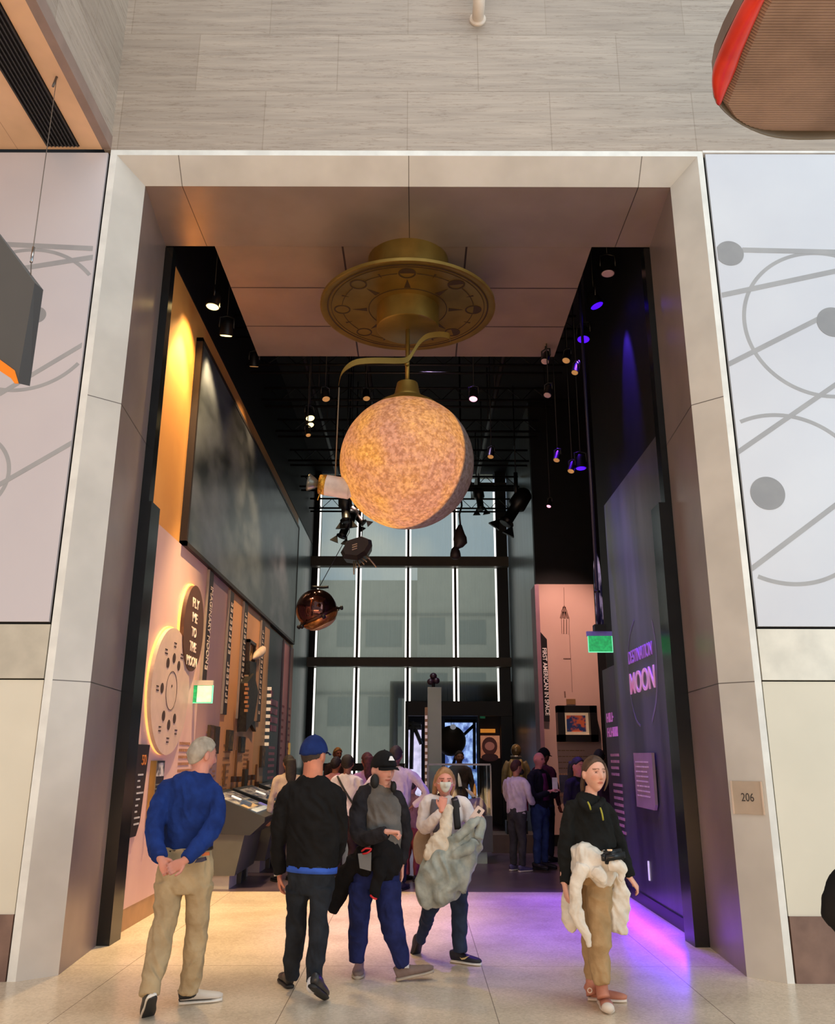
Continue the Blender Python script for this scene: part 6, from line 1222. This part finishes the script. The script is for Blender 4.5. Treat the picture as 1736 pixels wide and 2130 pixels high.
# ================================================================ PEOPLE FARTHER BACK
def back_person(lab, u, D, h, face, top, pants, hairc, skc, arms='down', shoec=(30, 30, 34), hb=None, w=1.0, longhair=0, grp=None, hat=None, topname='sweater', stoop=0, hoodc=None, twist=None):
    X = at(u, 1600, D).x; s = h/1.72; f = Vector((sin(face), cos(face), 0)); r = Vector((cos(face), -sin(face), 0)); O_ = Vector((X, D, 0))
    L_ = lambda x, y, z: O_+r*x*s+f*y*s+Vector((0, 0, z*s))
    def ch(bm, P, k_=1.0): loft(bm, [(*L_(x, y, z), rw*s*k_, rd*s*k_) for x, y, z, rw, rd in P], 14, f, 3)
    T = [(0, 0, .88, .165*w, .12*w), (0, 0, 1.0, .165*w, .12*w), (0, 0, 1.2, .18*w, .12*w), (0, .0, 1.36, .19*w, .105*w), (0, 0, 1.43, .13*w, .08), (0, 0, 1.47, .07, .06)]
    H = [(0, 0, .98, .16*w, .115*w), (0, 0, .86, .17*w, .12*w), (0, 0, .78, .15*w, .11*w)]
    A = {}
    for q in (-1, 1):
        if arms == 'down': A[q] = [(q*.08*w, 0, 1.40, .05, .055), (q*.18*w, 0, 1.37, .055, .06), (q*.23*w, 0, 1.2, .05, .05), (q*.25*w, .02, 1.05, .045, .045), (q*.25*w, .07, .85, .035, .035)]
        elif arms == 'chest': A[q] = [(q*.08*w, 0, 1.40, .05, .055), (q*.18*w, 0, 1.37, .058, .06), (q*.24*w, .02, 1.2, .055, .055), (q*.22*w, .10, 1.06, .05, .05), (q*.08, .26, 1.14, .038, .038)]
        elif arms == 'hip': A[q] = [(q*.08*w, 0, 1.40, .05, .055), (q*.18*w, 0, 1.37, .055, .06), (q*.30*w, -.02, 1.24, .05, .05), (q*.36*w, -.04, 1.12, .05, .05), (q*.22*w, -.03, 1.0, .04, .04)]
    LG = {q: [(q*.085, 0, .84, .095*w, .10*w), (q*.09, 0, .62, .078, .085), (q*.10, .01, .45, .06, .065), (q*.10, -.01, .28, .056, .06), (q*.10, -.01, .09, .048, .052)] for q in (-1, 1)}
    hf = Vector((sin(face if twist is None else twist), cos(face if twist is None else twist), -.1)); R_ = rot(hf); c = L_(0, .02, 1.60)
    bm = bmesh.new(); ch(bm, T, .85); ch(bm, H, .85); ch(bm, [(0, 0, 1.42, .055, .055), (0, .01, 1.54, .052, .055)])
    for q in (-1, 1): ch(bm, A[q], .75); ch(bm, LG[q], .8)
    head(bm, c, R_, s)
    for q in (-1, 1):
        e = A[q][-1]; e0 = A[q][-2]; wpt = L_(*e[:3]); d = (L_(*e[:3])-L_(*e0[:3])).normalized(); hand(bm, wpt, d, f if arms == 'down' else Vector((0, 0, -1)), .95*s, .5, -q)
    me = unify(bm, .009, 2); tone(me, c, R_, s); o = link_mesh('person', me, skin_mat('%d_%d_%d' % skc, skc, 0, 0), None, True); tag(o, lab, 'person', grp)
    bm = bmesh.new(); ch(bm, T)
    for q in (-1, 1): ch(bm, A[q])
    link_mesh(topname, unify(bm, .013, 3, .008, 8, u % 7), top, o, True)
    bm = bmesh.new(); ch(bm, H, .97)
    for q in (-1, 1): ch(bm, LG[q])
    link_mesh('trousers', unify(bm, .013, 3, .008, 8, u % 5), pants, o, True)
    if hairc: hair('hair', c, R_, s, M('hair_%d_%d_%d' % hairc, hairc, .75, 0, tuple(x*.6 for x in hairc), 25), o, .016 if not hat else .006, None if not hat else (lambda d: .05+.6*d.y))
    if longhair:
        bm = bmesh.new(); ch(bm, [(0, -.05, 1.66, .08, .06), (0, -.08, 1.55, .085, .05), (0, -.09, 1.42, .08, .045), (0, -.10, 1.42-longhair, .05, .03)]); mesh_obj('long_hair', bm, M('hair_%d_%d_%d' % hairc, hairc), o, True)
    if hat: cap(c, R_, s, hat, o)
    sm = M('shoe_%d' % shoec[0], shoec, .6)
    for q in (-1, 1): shoe('shoe', L_(q*.10, -.09, 0), L_(q*.12, .2, 0), sm, WSOLE if shoec[0] > 80 else BLKR, o, s)
    o_ = Fig(); o_.o = o; o_.L = L_; o_.c = c; o_.R = R_; o_.s = s; o_.f = f; o_.r = r; return o_
LAV = cloth('lavender_sweat', (186, 176, 196), (166, 156, 178)); NVY = cloth('navy_dark', (22, 24, 44), (16, 18, 34)); 
b1 = back_person('person in a lavender sweatshirt, hand on hip, behind the black capped person', 822, 11.5, 1.74, .3, LAV, NVY, (44, 30, 32), (120, 80, 66), 'hip', w=1.2)
b2 = back_person('person in a white top with black shoulder strap and dark bun, seen from behind', 722, 12.0, 1.62, .15, cloth('white_grey', (214, 206, 214), (190, 182, 192)), cloth('plum_dark', (48, 30, 38), (36, 22, 30)), (26, 20, 20), (150, 100, 84), 'down', shoec=(180, 176, 172))
bm = bmesh.new(); sphere(bm, b2.c+Vector((0, -.06, .05)), .085); mesh_obj('hair_bun', bm, MATS['hair_26_20_20'], b2.o, True); TUBE('bag_strap', [b2.L(-.12, -.10, 1.44), b2.L(0, -.145, 1.25), b2.L(.16, -.13, 1.02)], .014, BLKR, b2.o, 6, 3)
b3 = back_person('person with a dark red headscarf and pink top beside the black capped person', 764, 12.6, 1.66, -.4, cloth('pink_top', (206, 160, 196), (186, 140, 178)), NVY, (96, 44, 42), (170, 110, 92), 'down', longhair=.1)
b4 = back_person('person with messy dark hair and a pale collar left of the blue cap', 601, 12.2, 1.62, -.5, cloth('pale_beige', (190, 168, 150), (168, 148, 130)), NVY, (48, 38, 28), (170, 118, 92), 'down', longhair=.08)
b5 = back_person('person in a pink shirt with short dark hair between the blue cap and the bun', 697, 13.2, 1.60, .4, cloth('rose_shirt', (200, 140, 140), (180, 120, 122)), NVY, (40, 26, 22), (176, 110, 84), 'down')
b6 = back_person('person with a yellow and brown headband standing by the far window rail', 700, 17.5, 1.78, 2.6, cloth('brown_top', (70, 52, 44), (54, 40, 34)), NVY, (190, 140, 70), (150, 92, 64), 'down')
b7 = back_person('person with dark red hair, white jacket and grey trousers on the purple floor', 1072, 13.3, 1.56, .9, cloth('white_jacket', (214, 202, 218), (190, 178, 198)), cloth('charcoal', (66, 66, 70), (52, 52, 56)), (72, 26, 22), (186, 128, 110), 'chest', shoec=(86, 82, 120), w=1.15, topname='jacket', twist=1.1)
TUBE('shoulder_strap', [b7.L(-.10, .11, 1.42), b7.L(-.02, .15, 1.28), b7.L(.04, .14, 1.1)], .016, NVY, b7.o, 6, 3); 
bm = bmesh.new(); sphere(bm, b7.c+b7.R @ Vector((0, .085, -.05)), .05, 1, .6, .9); mesh_obj('face_mask', bm, BLKR, b7.o, True)
bm = bmesh.new(); loft(bm, [(*b7.L(.06, .125, 1.40), .02, .02), (*b7.L(.07, .145, 1.15), .04, .02), (*b7.L(.07, .14, .92), .05, .02)], 10, b7.f, 2); mesh_obj('red_shirt_front', bm, cloth('wine_shirt', (120, 30, 50), (100, 24, 42)), b7.o, True)
b8 = back_person('bald person in a navy jacket, purple shirt and jeans, holding a folded paper', 1119, 13.6, 1.68, 2.3, cloth('navy_jacket', (26, 24, 40), (18, 17, 30)), cloth('mid_jeans', (48, 66, 110), (38, 52, 90)), None, (206, 130, 130), 'chest', w=1.1, topname='jacket', shoec=(34, 30, 44))
bm = bmesh.new(); loft(bm, [(*b8.L(0, .10, 1.40), .04, .03), (*b8.L(0, .125, 1.2), .07, .03), (*b8.L(0, .125, 1.0), .08, .03)], 12, b8.f, 2); mesh_obj('purple_shirt_front', bm, cloth('purple_shirt', (92, 30, 80), (74, 24, 66)), b8.o, True)
pc_ = b8.L(0, .30, 1.22); tag(BOX('leaflet', pc_.x-.04, pc_.x+.04, pc_.y-.01, pc_.y+.01, pc_.z-.09, pc_.z+.12, M('paper_white', (226, 220, 232), .6)), 'folded white paper held by the bald person in the navy jacket', 'paper')
b9 = back_person('person in a dark cap and wine coloured top half hidden behind the bald person', 1130, 14.5, 1.74, .9, cloth('wine_top', (60, 20, 40), (46, 16, 32)), NVY, (30, 22, 22), (120, 70, 60), 'down', hat=cloth('black_cap2', (20, 18, 20), (14, 13, 14)))
b10 = back_person('person in a black hooded coat behind the shoulder of the hoodie wearer', 1199, 11.4, 1.60, 2.4, cloth('black_coat', (22, 20, 24), (15, 14, 17)), NVY, (24, 16, 18), (176, 110, 96), 'down', w=1.05, longhair=.1, topname='coat')
b11 = back_person('person with black hair just behind the head of the hoodie wearer', 1247, 13.4, 1.72, .4, cloth('dark_violet', (58, 38, 60), (44, 28, 48)), NVY, (12, 10, 12), (120, 80, 76), 'down')
b12 = back_person('small person in faded red trousers behind the black capped person', 857, 12.3, 1.30, .6, cloth('rose_brown', (142, 110, 116), (120, 92, 98)), cloth('faded_red', (140, 66, 74), (118, 54, 62)), (50, 36, 32), (190, 140, 120), 'down', w=.85)
b13 = back_person('person with a flat topped dark hat behind the glass case', 955, 17.0, 1.72, 3.0, cloth('brown_coat', (70, 52, 44), (54, 40, 34)), NVY, (38, 26, 18), (120, 80, 60), 'down')
# dark sleeve at the right edge of the picture
D = 5.6
X0 = at(1752, 1880, D).x
b14 = back_person('person in black at the right edge, only the elbow in view', 1908, 3.2, 1.66, 3.14, cloth('black_elbow', (20, 20, 22), (14, 14, 16)), cloth('black_leg', (24, 22, 26), (18, 16, 20)), (40, 30, 26), (210, 150, 130), 'hip')
bpy.context.view_layer.update()
